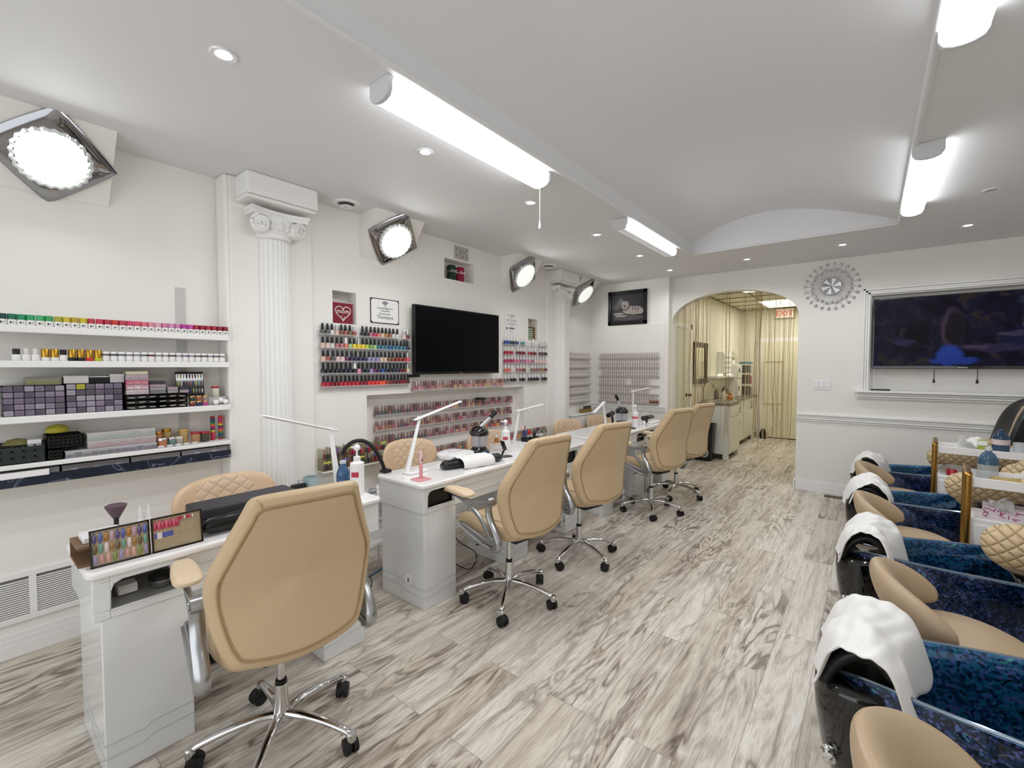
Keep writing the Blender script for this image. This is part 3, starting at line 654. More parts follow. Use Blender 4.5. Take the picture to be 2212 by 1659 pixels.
for i, (y, z, dx) in enumerate([(1.055, 1.275, .03), (1.085, 1.285, .02), (1.11, 1.275, .03), (1.07, 1.305, .0)][:3]):
    tag(MB().ball((-3.29+dx, y, z), .0165, 10).build('white_cap_ball', WPLAS), 'round white bottle cap on the third shelf end, %s toward the pilaster' % ORD[i+1], 'cap', 'loose white caps')
# row 4
def crate(name, y0, y1, z0, z1, x0, x1, m, label, holes=False, rows=3, cols=4):
    t = thing(name, label, 'crate', ((x0+x1)/2, (y0+y1)/2, z0)); D = (x1-x0)/2; W = (y1-y0)/2; h = z1-z0; mb = MB()
    mb.box(-D, -W, 0, D, W, .003); mb.box(-D, -W, 0, -D+.003, W, h); mb.box(-D, -W, 0, D, -W+.003, h); mb.box(-D, W-.003, 0, D, W, h)
    for r in range(rows+1): mb.box(D-.003, -W, h*r/rows-(.003 if r else 0), D, W, h*r/rows+.004 if r < rows else h)
    for c in range(cols+1): y = -W+2*W*c/cols; mb.box(D-.003, max(-W, y-.004), 0, D, min(W, y+.004), h)
    mb.box(D-.006, -W, .0, D-.004, W, h*.9)
    mb.build('crate_body', m, t)
    return t
DKG = mat('dark_green_plastic', '#28302e', .5)
crate('storage_bin', .10, .292, 1.0225, 1.115, -3.42, -3.25, DKG, 'dark green latticed bin at the shelf end away from the pilaster', rows=3, cols=5)
crate('storage_bin', .296, .355, 1.0225, 1.075, -3.42, -3.25, BLACK, 'low black bin between the green bin and the clear organiser')
crate('wire_basket', .298, .435, 1.0765, 1.145, -3.42, -3.28, BLACK, 'black perforated basket holding the yellow pouch', rows=4, cols=8)
tag(MB().lathe([(.012, 0), (.034, .008), (.036, .03), (.02, .045), (1e-5, .05)], n=14).build('yellow_pouch', mat('pouch_yellow', '#b9b035', .5, bump=1, bscale=60), loc=(-3.345, .345, 1.147)), 'glossy yellow pouch poking out of the black basket', 'pouch').scale = (1, 1.3, 1)
tag(MB().lathe([(.02, 0), (.035, .01), (.02, .035), (1e-5, .042)], n=12).build('olive_packet', mat('packet_olive', '#77703e', .6, bump=1, bscale=60), loc=(-3.34, .20, 1.10)), 'crumpled olive packet lying in the dark green bin', 'packet').scale = (1, 1.6, 1)
tag(MB().box(-.03, -.025, 0, .03, .025, .03).build('white_carton', WPLAS, bevel=.002, loc=(-3.33, .258, 1.10)), 'small white carton beside the olive packet', 'carton')
for r, (z0, z1) in enumerate([(1.0225, 1.058), (1.059, 1.098), (1.099, 1.14)]):
    t = clearbox('divided_clear_case', (.362, .45, .45)[r], .745, z0, z1, -3.40, (-3.252, -3.27, -3.275)[r], mat('clearcase%d' % r, ('#a8a6ac', '#b5b0b0', '#bab6b4')[r], .2), 'long divided clear case, %s of the stack of three' % ('bottom', 'middle', 'top')[r], 'case', 'stacked divided clear cases', fill=(GRY[2], mat('dull_rose', '#b3989c', .4), mat('dull_sage', '#a3aca4', .4))[r], lid=mat('palelid2', '#cfcccd', .25))
for i, (y, x, z, r, h, b, c, lb, mt) in enumerate([
    (.768, -3.33, 1.0225, .023, .075, 'a6734a', 'b07a3e', 'tall copper glitter jar behind the clear front jars', 1), (.815, -3.35, 1.0225, .023, .085, 'a88a52', 'b0852e', 'tall gold glitter jar at the back of the fourth shelf', 1),
    (.775, -3.275, 1.0225, .024, .042, 'c07a52', 'cfcfcf', 'copper glitter jar with silver lid at the shelf front', 1), (.825, -3.30, 1.0225, .021, .038, '6f8f8a', 'cfcfcf', 'teal glitter jar with silver lid', 1),
    (.865, -3.31, 1.0225, .021, .036, 'b0a89a', 'd6d2c8', 'pale glitter jar beside the teal one', 0), (.900, -3.35, 1.0225, .026, .075, 'c2a06a', 'c79a52', 'wide tan-lidded jar behind the pale jar', 0),
    (.955, -3.32, 1.0225, .024, .055, 'b58f62', 'a02230', 'red-lidded jar of tan flakes', 0), (1.008, -3.32, 1.0225, .025, .052, '4c463a', 'a02230', 'red-lidded jar of dark flakes', 0)]):
    screwjar(y, x, z, r, h, b, c, lb, 'glitter jars on the fourth shelf', mt, .014)
for i in range(5):
    tag(MB().lathe([(.016, 0), (.019, .006), (.015, .013), (1e-5, .014)], n=14).build('clear_dish', mat('cleardish', '#d2cdd0', .15), loc=(-3.258, .765+.042*i, 1.0225)), 'shallow clear dish at the fourth shelf front, %s along' % ORD[i+1], 'dish', 'shallow clear dishes')
for i, (y, rev) in enumerate([(1.06, 0), (1.105, 1)]):
    t = thing('bead_tube', ('upright rainbow tube of stacked colour pots nearer the jars', 'upright rainbow tube of stacked colour pots nearer the pilaster')[i], 'tube', (-3.345, y, 1.0225))
    cs = ['c0303a', 'c2325a', 'b8306a', 'c4442e', 'c9b83a', '5a2450', 'b0285a', 'cf6a2a', '3f7a3a', '2a4a7a', '2e5a5e', 'a02a3a']
    if rev: cs = cs[::-1]
    for k, c in enumerate(cs): MB().lathe([(.0125, .0002), (.0135, .002), (.0135, .011), (.0125, .0128)], (0, 0, k*.013), 14).build('colour_pot', mat('pot'+c, '#'+c, .35), t)
# boxes on the low marble shelf
for i, (y0, y1, c) in enumerate([(.0, .34, '#9a979c'), (.35, .62, '#7f7c80'), (.63, .86, '#8d8a88'), (.87, 1.12, '#99949c')]):
    clearbox('divided_clear_case', y0, y1, .9235, .985, -3.42, -3.27, mat('lowcase%d' % i, c, .25), 'shallow clear case on the navy marble shelf, %s from the pilaster' % ORD[4-i], 'case', 'clear cases on the marble shelf', fill=GRY[i])
tag(MB().box(-3.245, .10, .955, -3.242, .30, .985).build('paper_strip', WPLAS), 'white paper strip stuck above the navy marble band', 'paper')
# heating grilles on the lower wall
def grille(y0, y1, z0, z1, x, label, panels):
    t = thing('air_grille', label, 'grille', (x, (y0+y1)/2, z0), group='white air grilles'); W = (y1-y0)/2; h = z1-z0; mb = MB()
    mb.box(0, -W, 0, .012, W, .03); mb.box(0, -W, h-.03, .012, W, h)
    for k in range(panels+1): y = -W+2*W*k/panels; mb.box(0, max(-W, y-.014), .0301, .012, min(W, y+.014), h-.0301)
    mb.build('grille_frame', TRIM, t, bevel=.002)
    mb = MB(); k = int((h-.07)/.0115)
    for i in range(k): mb.box(0, -W+.01, .036+i*.0115, .009, W-.01, .036+i*.0115+.0055)
    mb.build('slats', TRIM, t); MB().box(.0003, -W+.01, .031, .002, W-.01, h-.031).build('dark_backing', mat('grille_dark', '#77736c', .8), t)
grille(-.6, 1.08, .175, .435, XA+.0005, 'long white air grille low on the alcove wall', 8)
grille(2.22, 2.62, .17, .45, XM+.0005, 'white air grille behind the second manicure table', 2)
# ---------------------------------------------------------------- polish wall
def text(name, body, size, m, parent, loc, rot, align='CENTER', ext=.0004, sx=1):
    c = bpy.data.curves.new(name, 'FONT'); c.body = body; c.size = size; c.align_x = align; c.extrude = ext; c.space_character = 1.05
    c.materials.append(m); o = bpy.data.objects.new(name, c); COL.objects.link(o); bpy.context.view_layer.update()
    me = bpy.data.meshes.new_from_object(o.evaluated_get(bpy.context.evaluated_depsgraph_get())); bpy.data.objects.remove(o)
    if not me.materials: me.materials.append(m)
    o = bpy.data.objects.new(name, me); COL.objects.link(o); o.parent = parent; o.location = loc; o.rotation_euler = rot; o.scale = (sx, 1, 1)
    return o
RW = (PI/2, 0, PI/2)      # faces +x, reads along +y
INK = mat('ink', '#1a1a1c', .6)
t = thing('television', 'black wall television with blank screen among the polish racks', 'television', (-3.30, 3.20, 1.43))
MB().box(.052, -.583, 0, .095, .59, .635).build('casing', BLACK, t, bevel=.006)
MB().box(.0952, -.577, .022, .0965, .577, .623).build('screen', mat('blank_screen', '#020307', .3, spec=.12), t)
MB().box(.001, -.2, .1, .052, .2, .5).build('wall_bracket', BLACK, t)
MB().box(.0966, -.02, .008, .0972, .02, .013).build('badge', mat('badge_grey', '#8a8a8a', .4), t)
t = thing('media_box', 'small black box tucked under the corner of the blank television', 'box', (-3.29, 2.67, 1.405)); MB().box(-.01, -.05, 0, .04, .04, .022).build('box_body', BLACK, t, bevel=.003)
# wifi notice
t = thing('wifi_notice', 'black-edged wifi password notice on the polish wall', 'sign', (XM+.001, 2.368, 1.978))
MB().prism(rrect(0, 0, .292, .212, .004), lambda u, v: (0, u, v), lambda u, v: (.004, u, v)).build('black_backing', INK, t)
MB().prism(rrect(0, 0, .278, .198, .022), lambda u, v: (.004, u, v), lambda u, v: (.0048, u, v)).build('white_card', WPLAS, t)
mb = MB()
for r in (.014, .026, .038): mb.tube([(.0055, r*math.sin(a), .045+r*math.cos(a)) for a in [(-.85+1.7*k/10) for k in range(11)]], .0032, 6)
mb.ball((.0055, 0, .042), .0045, 8); mb.build('wifi_symbol', INK, t)
text('lettering', 'GOLDENBEAUTY', .020, INK, t, (.0052, 0, .018), RW); text('lettering', 'NAIL&SPA', .020, INK, t, (.0052, 0, -.003), RW)
text('lettering', 'Passwords:', .024, INK, t, (.0052, 0, -.030), RW); text('lettering', 'Thankyou', .040, INK, t, (.0052, 0, -.064), RW)
for z in (2.086, 1.866): tag(MB().box(XM+.0005, 2.2, z, XM+.0015, 2.26, z+.006).build('tape_strip', WPLAS), 'short white tape strip at the %s of the wifi notice' % ('top' if z > 2 else 'bottom'), 'tape')
# red mom card in the niche
t = thing('greeting_plaque', 'dark red plaque with white heart in the niche over the black-capped bottles', 'plaque', (XM-.02, 1.985, 1.846))
MB().box(-.01, -.088, 0, .0, .088, .165).build('red_panel', mat('mom_red', '#8e1b30', .6, var=.5, bscale=60), t)
MB().box(-.014, -.092, -.0005, -.0102, .098, .172).build('pale_frame', mat('pale_wood', '#d9c3b3', .5), t)
hp = []
for i in range(40):
    a = 2*PI*i/40; hp.append((.0015, .0040*16*math.sin(a)**3*1.05, .088+.0040*(13*math.cos(a)-5*math.cos(2*a)-2*math.cos(3*a)-math.cos(4*a))))
MB().tube(hp, .0032, 6, closed=True).build('heart_outline', WPLAS, t)
text('lettering', 'mom', .052, WPLAS, t, (.001, 0, .083), RW)
mb = MB(); [mb.ball((.001, a, b), .004, 6) for a, b in ((-.012, .058), (.012, .052), (.002, .040))]; mb.build('white_dots', WPLAS, t)
# gifts in the top niche
for i, (y, c, lb) in enumerate([(3.22, '16382c', 'dark green wrapped jar with ribbon in the high niche'), (3.345, '9c1f3a', 'crimson wrapped jar with ribbon in the high niche')]):
    t = thing('gift_jar', lb, 'gift jar', (-3.36, y, 2.3755), group='wrapped jars in the high niche')
    MB().lathe([(.042, 0), (.044, .01), (.044, .075), (.036, .09), (.044, .105), (.045, .15), (.03, .158), (1e-5, .16)], n=20).build('wrapped_body', mat('gift'+c, '#'+c, .7, var=.3), t)
    mb = MB(); mb.tube([(.04*math.cos(a), .04*math.sin(a), .09) for a in [2*PI*k/16 for k in range(16)]], .005, 6, closed=True)
    for sy in (-1, 1): mb.tube([(.038, 0, .09), (.05, sy*.03, .105), (.045, sy*.05, .09), (.038, sy*.02, .085)], .004, 6, ry=.008)
    mb.build('ribbon', mat('ribbon%d' % i, ('#a9a79a', '#d9b9b9')[i], .6), t); 
    mb = MB()
    for k in range(6): mb.tube([(.03, -.045+.004*k, .11), (.045, -.06-.008*k, .13-.012*k)], .003, 5)
    if i == 0: mb.build('leaf_sprig', mat('sprig', '#2f4a33', .7), t)
t = thing('junction_cover', 'scuffed metal junction cover at the ceiling line above the high niche', 'junction cover', (XM+.001, 3.30, 2.595))
MB().box(0, -.095, 0, .012, .095, .125).build('cover_plate', mat('plate_grey', '#c9c5bf', .5, .2, var=.3, bscale=30), t, bevel=.003)
mb = MB()
for y, z in ((-.07, .1), (.07, .1), (-.02, .085), (-.02, .06), (.03, .08), (.02, .03), (.0, .02), (-.075, .03), (.072, .03)): mb.cyl((.0122, y, z), (.0135, y, z), .006, n=8)
mb.build('screw_holes', INK, t)
# price poster
t = thing('paper_poster', 'white paper poster of small print beside the blank television', 'poster', (XM+.001, 4.13, 1.995)); MB().box(0, -.135, -.13, .001, .135, .125).build('paper_sheet', mat('poster_paper', '#efecea', .6), t)
text('lettering', 'GOLDEN BEAUTY', .017, INK, t, (.0015, 0, .10), RW); text('lettering', 'NAIL & SPA', .014, INK, t, (.0015, 0, .078), RW)
mb = MB()
for y, s_ in ((-.07, 1), (-.0, .9), (.06, 1)):
    for k in range(4): mb.tube([(.0015, y-.015+.01*k, .035), (.0015, y-.012+.01*k, .05+.006*(k % 2)*s_)], .0014, 5)
    mb.tube([(.0015, y+.016*math.cos(a), .045+.014*math.sin(a)) for a in [2*PI*q/12 for q in range(12)]], .0010, 5, closed=True)
for k, (w_, z) in enumerate([(.06, .012), (.11, .0), (.03, -.014)]): mb.box(.0012, -w_, z, .0016, w_, z+.0035)
mb.prism(rrect(0, -.045, .10, .018, .008), lambda u, v: (.0012, u, v), lambda u, v: (.0018, u, v))
for k in range(3): mb.box(.0012, -.05+.01*k, -.075-.014*k, .0016, .05-.01*k, -.0735-.014*k)
mb.prism(rrect(-.09, -.05, .03, .03, .006), lambda u, v: (.0012, u, v), lambda u, v: (.0014, u, v)); mb.build('printed_drawings', mat('ink_grey', '#6a686a', .6), t)
# small wooden box in the narrow niche
t = thing('wooden_display_box', 'small wooden box of pale green soaps in the narrow niche', 'display box', (XM-.06, 4.555, 1.8355)); mb = MB()
for a, b, c, d in ((-.09, -.082, 0, .165), (.082, .09, 0, .165)): mb.box(-.04, a, c, .03, b, d)
mb.box(-.04, -.09, 0, .03, .09, .008); mb.box(-.04, -.09, .157, .03, .09, .165); mb.box(-.04, -.09, 0, -.035, .09, .165); mb.build('wooden_box', mat('box_wood', '#9a7b4e', .6, var=.2), t)
for r in range(5): MB().tube([(0, -.07, .022+.03*r), (0, .07, .022+.03*r)], .0125, 8).build('soap_roll', mat('soap%d' % (r % 2), ('#c9d6c2', '#aecbb2')[r % 2], .6, var=.2), t)
# acrylic racks and bottles
def acrylic_rack(y0, y1, zs, label, depth=.052, x=XM+.002, z0=None, z1=None, axis='x'):
    t = thing('acrylic_rack', label, 'rack', (x, y0, 0) if axis == 'x' else (y0, x, 0), group='clear acrylic polish racks')
    L = y1-y0; z0 = z0 or min(zs)-.04; z1 = z1 or max(zs)+.04
    f = (lambda a, b, c: (a, b, c)) if axis == 'x' else (lambda a, b, c: (b, -a, c))
    def bx(mb, a0, b0, c0, a1, b1, c1):
        p, q = f(a0, b0, c0), f(a1, b1, c1); mb.box(*p, *q)
    mb = MB(); bx(mb, 0, -.015, z0, .002, L+.015, z1); mb.build('back_sheet', CLEAR, t)
    for z in zs:
        mb = MB(); bx(mb, .002, -.015, z-.004, depth, L+.015, z-.001); bx(mb, depth-.002, -.015, z-.004, depth, L+.015, z+.008)
        mb.build('ledge', CLEAR, t)
    return t
R1Z = [1.747, 1.645, 1.541, 1.445, 1.343]; R2Z = [1.757, 1.64, 1.543, 1.437, 1.322]
acrylic_rack(1.765, 2.595, R1Z, 'clear acrylic rack of black-capped bottles beside the television')
acrylic_rack(3.96, 4.82, R2Z, 'clear acrylic rack of white-capped bottles beyond the television')
def polish(color, capm, mini=False, white=False):
    k = (color, capm.name, mini, white)
    if k in PB: return PB[k]
    gm = mat('polish_'+color, '#'+color, .12, coat=.6)
    if not mini:
        prof = [(.0145, 0), (.0172, .002), (.0178, .028), (.0155, .035), (.007, .038), (.006, .040)]
        o = MB().lathe(prof, n=14).build('polish_bottle', gm)
        (MB().lathe([(.0100, .038), (.0104, .043), (.0078, .079), (.0066, .082)], n=14) if not white else MB().lathe([(.0078, .038), (.008, .040), (.007, .074), (.005, .076)], n=12)).build('cap', capm, o)
    else:
        mb = MB(); mb.lathe([(.016, 0), (.0175, .002), (.0175, .036), (.009, .043)], n=12); mb.mi = 1; mb.lathe([(.0115, .043), (.0128, .045), (.0118, .086), (.010, .087)], n=10)
        o = mb.build('mini_polish_bottle', [gm, capm])
    o['category'] = 'nail polish'; PB[k] = o; STORE.append(o); return o
PB = {}
def soften(c, f=.22): return ''.join('%02x' % int(int(c[i:i+2], 16)*(1-f)+225*f) for i in (0, 2, 4))
BC = mat('black_cap', '#0b0b0c', .3); SC = mat('silver_cap', '#c9c9c9', .2, .9); WC = mat('white_cap', '#f1efee', .35); CC = mat('clear_cap', '#cfc9c6', .2)
K = {'smoke': '4f5350', 'clear': 'cfcac6', 'nude': 'd3b3a0', 'bronze': '6f4a2a', 'rosewood': '9a5248', 'olive gold': '6b5a30', 'near-black': '14101a', 'magenta': 'b02a62', 'coral': 'd0705c', 'gold': 'a07a2c', 'pale pink': 'dcc0bb', 'wine': '5a1420', 'dusty pink': 'a9686c', 'yellow': 'e0c22a', 'lime': 'b4c23a', 'green': '6f9a4a', 'pale green': '9ab884', 'teal': '2a6a7c', 'blue': '1f4a8a', 'plum': '5a1e4c', 'dark purple': '2c1c44', 'lilac': '8f82a8', 'brown': '7a4030', 'red brown': '8a3028', 'bright coral': 'e0565a', 'soft pink': 'd48aa2', 'navy': '131c34', 'crimson': 'a8142c', 'scarlet': 'd02a2c', 'dark red': '7a1020', 'orange red': 'e04a2c', 'cream': 'd6c7a0', 'pink': 'd06a86', 'mauve': 'a07088', 'taupe': '8a6a58', 'grey': '6c6a5e', 'royal blue': '1c3f8f', 'sea green': '2f8a7c'}
ROWS1 = [
 'smoke smoke clear nude:s bronze rosewood olive_gold rosewood:s - near-black near-black dusty_pink magenta coral nude gold rosewood clear clear - pale_pink:s wine:s',
 'nude pale_pink clear dusty_pink dusty_pink coral:w pale_green yellow yellow:s yellow lime green pale_green teal teal teal blue teal teal teal teal navy',
 'nude rosewood smoke pale_pink pale_pink plum dark_purple dark_purple dark_purple dark_purple lilac lilac lilac nude nude bronze brown red_brown red_brown red_brown bright_coral:s',
 'near-black near-black near-black navy near-black navy near-black near-black:w soft_pink near-black navy lilac plum dark_purple blue navy near-black navy dark_purple wine wine cream:s',
 'crimson crimson dark_red dark_red crimson crimson crimson crimson crimson dark_red dark_red scarlet scarlet scarlet orange_red orange_red brown dark_red wine wine dark_red dark_red wine']
RN = ['top', 'second', 'third', 'fourth', 'bottom']
for r, line in enumerate(ROWS1):
    it = line.split(); nn = len(it)
    for i, w_ in enumerate(it):
        if w_ == '-': continue
        c, _, cp_ = w_.partition(':'); c = c.replace('_', ' '); capm = {'': BC, 's': SC, 'w': WC}[cp_]; cn = {'': 'black', 's': 'silver', 'w': 'white'}[cp_]
        src = polish(K[c], capm); y = 1.785+(2.59-1.785)*i/(nn-1)
        dup(src, '%s polish bottle with %s cap, %s from the fluted pilaster, %s row' % (c, cn, ordw(i+1), RN[r]), (XM+.027, y+random.uniform(-.002, .002), R1Z[r]), random.uniform(-.2, .2), 'polish bottles on the rack nearer the big pilaster').scale = (1.06, 1.06, 1.06)
ROWS2 = [
 'royal_blue royal_blue navy navy blue - sea_green clear - - clear - - clear clear clear',
 'crimson crimson crimson - wine dark_red dark_red - crimson dark_red wine - wine wine near-black',
 'magenta magenta magenta pink pink mauve mauve soft_pink soft_pink mauve pale_pink pale_pink pale_pink pale_pink pale_pink',
 'coral coral pale_pink - dusty_pink dusty_pink brown clear - taupe taupe taupe dusty_pink gold plum',
 'grey grey near-black near-black - near-black near-black - near-black near-black navy navy - near-black near-black']
for r, line in enumerate(ROWS2):
    it = line.split(); nn = len(it)
    for i, w_ in enumerate(it):
        if w_ == '-': continue
        c = w_.replace('_', ' '); src = polish(K[c], WC, white=True); y = 3.985+(4.80-3.985)*i/(nn-1)
        dup(src, '%s polish bottle with white cap, %s from the television, %s row' % (c, ordw(i+1), RN[r]), (XM+.027, y, R2Z[r]), 0, 'white-capped polish bottles beyond the television').scale = (1.18, 1.18, 1.18)
# rows of mini bottles: under the television, in the big niche, and low on the wall
MCOL = ['8a4a4a', 'b06a6a', '6a3a44', 'c08a86', '9a6a4a', 'a04a5a', '5c4a5a', 'c59a6a', 'b0506a', '7a5a4a', '94505a', 'c07a6a', '8f7a86', '6f3038']
MC2 = {'dark': ['4a3a44', '6a3a44', '5c4a5a', '3c4a3c', '8a4a4a'], 'warm': MCOL, 'bright': ['3a6a8a', '2f4a8a', 'd06a4a', 'c23a3a', 'd8b832', 'c9502e', 'b0506a', '4a7a4a'], 'mix': ['a83a3a', 'b7b23a', '3f7a4a', '4a4a8a', '6a4a7a', '8a4a6a']}
CAPS = [mat('minicap%d' % i, c, .25, .3) for i, c in enumerate(('#a3857d', '#c2aca6', '#86696e', '#cfc2be', '#b3968a'))]
def shelf_row(y0, y1, z, x, n, label, what, group, pal, depth=.045):
    t = thing('acrylic_shelf', label, 'shelf', (x, y0, z), group='clear acrylic shelves for mini bottles'); L = y1-y0
    mb = MB(); mb.box(0, -.02, -.004, depth, L+.02, -.001); mb.box(depth-.002, -.02, -.004, depth, L+.02, .014); mb.box(0, -.02, -.004, .002, L+.02, .03); mb.build('ledge', CLEAR, t)
    for i in range(n):
        f = i/(n-1); c = random.choice(MC2[pal] if isinstance(pal, str) else (MC2[pal[0]] if f < .3 else MC2[pal[1]] if f < .75 else MC2[pal[2]]))
        dup(polish(soften(c), CAPS[(i*3+int(f*7)) % 5], True), 'mini polish bottle, %s from the big pilaster end, %s' % (ordw2(i+1), what), (x+.024, y0+L*f, z), 0, group)
def ordw2(n):
    return ordw(n) if n <= 50 else 'fifty-'+ORD[n-50]
shelf_row(2.655, 3.94, 1.279, XM+.002, 40, 'clear acrylic shelf just under the blank television', 'shelf under the blank television', 'mini bottles under the television', 'warm')
shelf_row(2.34, 4.26, 1.062, XA+.002, 55, 'clear acrylic shelf, top one in the wide wall niche', 'top shelf of the wide niche', 'mini bottles in the wide niche', ('dark', 'warm', 'warm'))
shelf_row(2.34, 4.24, .930, XA+.002, 55, 'clear acrylic shelf, middle one in the wide wall niche', 'middle shelf of the wide niche', 'mini bottles in the wide niche', 'warm')
shelf_row(2.34, 4.24, .800, XA+.002, 55, 'clear acrylic shelf, lowest one in the wide wall niche', 'lowest shelf of the wide niche', 'mini bottles in the wide niche', ('dark', 'warm', 'bright'))
shelf_row(2.70, 4.80, .645, XM+.002, 58, 'long clear acrylic shelf below the wide wall niche', 'shelf below the wide niche', 'mini bottles below the wide niche', ('bright', 'bright', 'mix'))
# two tiers of packed boxes low on the wall beside the pilaster
TG = ['c9d24a', 'e0566a', '7a5ac0', 'e07a4a']
for r in range(2):
    z = .705+.088*r
    for i in range(8):
        y = 1.775+.072*i; t = thing('polish_box', 'clear box of polish bottles low on the wall, %s tier, %s from the pilaster' % (('lower', 'upper')[r], ORD[i+1]), 'box', (XM+.002, y, z), group='clear boxes of polish low on the wall')
        mb = MB(); mb.box(0, -.034, 0, .085, -.032, .083); mb.box(0, .032, 0, .085, .034, .083); mb.box(0, -.034, 0, .085, .034, .002); mb.build('box_frame', mat('amber_edge', '#a99a6a', .2, alpha=.35), t)
        for k in (-1, 1):
            mb = MB(); c = random.choice(MC2['dark']+['a03048', '8a2a3a', 'b04a5a'] if i > 2 else MC2['dark']); mb.lathe([(.012, .003), (.0135, .006), (.0135, .036), (.007, .042)], (.068, k*.016, 0), 12); mb.mi = 1; mb.lathe([(.0075, .042), (.0068, .078)], (.068, k*.016, 0), 10); mb.build('bottle', [mat('pb'+c, '#'+c, .15), CAPS[(i+k) % 5]], t)
        if (i+r) % 2 == 0: MB().box(.0855, -.03, .058, .0865, .03, .070).build('price_tag', mat('tag'+TG[(i+r) % 4], '#'+TG[(i+r) % 4], .6), t)
MB_ = MB().box(XM+.001, 1.74, .695, XM+.10, 2.33, .703); tag(MB_.build('wall_shelf', TRIM), 'narrow white shelf under the clear boxes of polish', 'shelf')
tag(MB().lathe([(.02, 0), (.062, .002), (.066, .011), (.06, .02), (1e-5, .022)], n=24).build('black_puck', BLACK, loc=(-3.352, 3.64, 1.262)), 'flat black disc resting on the top edge of the wide niche', 'disc')
bpy.data.objects['black_puck'].location = (XA+.07, 3.66, 1.1385)
# white sample bottles in the second alcove
acr = [(1.625, 'top'), (1.49, 'second'), (1.36, 'third'), (1.232, 'fourth'), (1.105, 'fifth'), (.975, 'bottom')]
WB = mat('sample_white', '#cfc8c4', .35); WB2 = mat('sample_blush', '#cbbfbc', .35); WB3 = mat('sample_amber', '#8a5a3a', .3)
def sample(m):
    mb = MB(); mb.lathe([(.0148, 0), (.0158, .003), (.0158, .034), (.010, .042)], n=12); mb.mi = 1; mb.lathe([(.0115, .042), (.0125, .044), (.0125, .076), (.009, .084), (1e-5, .086)], n=12)
    o = mb.build('sample_bottle', [m, WB]); o['category'] = 'sample bottle'; return proto(o)
S1, S2, S3 = sample(WB2), sample(WB), sample(WB3)
def ledges(x0, x1, z, axis, label):
    mb = MB()
    if axis == 'y': mb.box(x0, 6.285-.045, z-.012, x1, 6.284, z)
    else: mb.box(XA+.016, x0, z-.012, XA+.06, x1, z)
    tag(mb.build('sample_shelf', mat('shelf_greypink', '#b3a7a4', .4)), label, 'shelf', 'shelves of sample bottles')
for r, (z, nm) in enumerate(acr):
    ledges(-3.27, -2.33, z, 'y', 'narrow shelf of sample bottles on the end wall, %s row' % nm)
    n = 26; skip = {2: [0], 3: [12, 13, 22, 23, 24, 25], 4: [22, 23, 24, 25], 5: []}.get(r, [])
    for i in range(n):
        if i in skip: continue
        x = -3.245+(.90)*i/(n-1); am = r == 5 and i > 21
        dup(S3 if am else S1, '%s sample bottle on the end wall, %s from the alcove corner, %s row' % ('amber and white' if am else 'white', ordw(i+1), nm), (x, 6.262, z), 0, 'white sample bottles on the end wall')
    ledges(5.56, 6.20, z, 'x', 'narrow shelf of sample bottles on the alcove side wall, %s row' % nm)
    for i in range(18):
        dup(S2, 'white sample bottle on the alcove side wall, %s from the corner, %s row' % (ordw(18-i), nm), (XA+.04, 5.575+.605*i/17, z), 0, 'white sample bottles on the alcove side wall')
# low cupboard in the corner of the second alcove
t = thing('low_cupboard', 'low white cupboard in the corner under the sample bottles', 'cupboard', (XA+.016, 5.45, 0)); MB().box(0, 0, 0, .16, .72, .80).build('cupboard_body', WHITE, t, bevel=.004); MB().box(0, -.01, .80, .18, .74, .815).build('cupboard_top', TRIM, t, bevel=.003)
for k in range(2): MB().box(.1605, .01+.355*k, .10, .168, .355+.355*k, .79).build('cupboard_door', WHITE, t, bevel=.003)
t = thing('wooden_tray', 'tray of dark swatches leaning in the alcove corner on the low cupboard', 'tray', (XA+.10, 5.95, .8155)); MB().box(-.03, -.13, 0, .03, .13, .055).build('tray_body', mat('brown_tray', '#8b6a35', .5), t); mb = MB(); [mb.box(.025, -.12+.02*k, .056, .03, -.105+.02*k, .1) for k in range(12)]; mb.build('swatch_sticks', mat('swatch_dark', '#4a3a32', .4), t)
tag(MB().box(XA+.016, 5.50, .86, XA+.035, 5.53, .95).build('wall_intercom', BLACK, bevel=.003), 'small black device on the alcove wall behind the second pilaster', 'device')
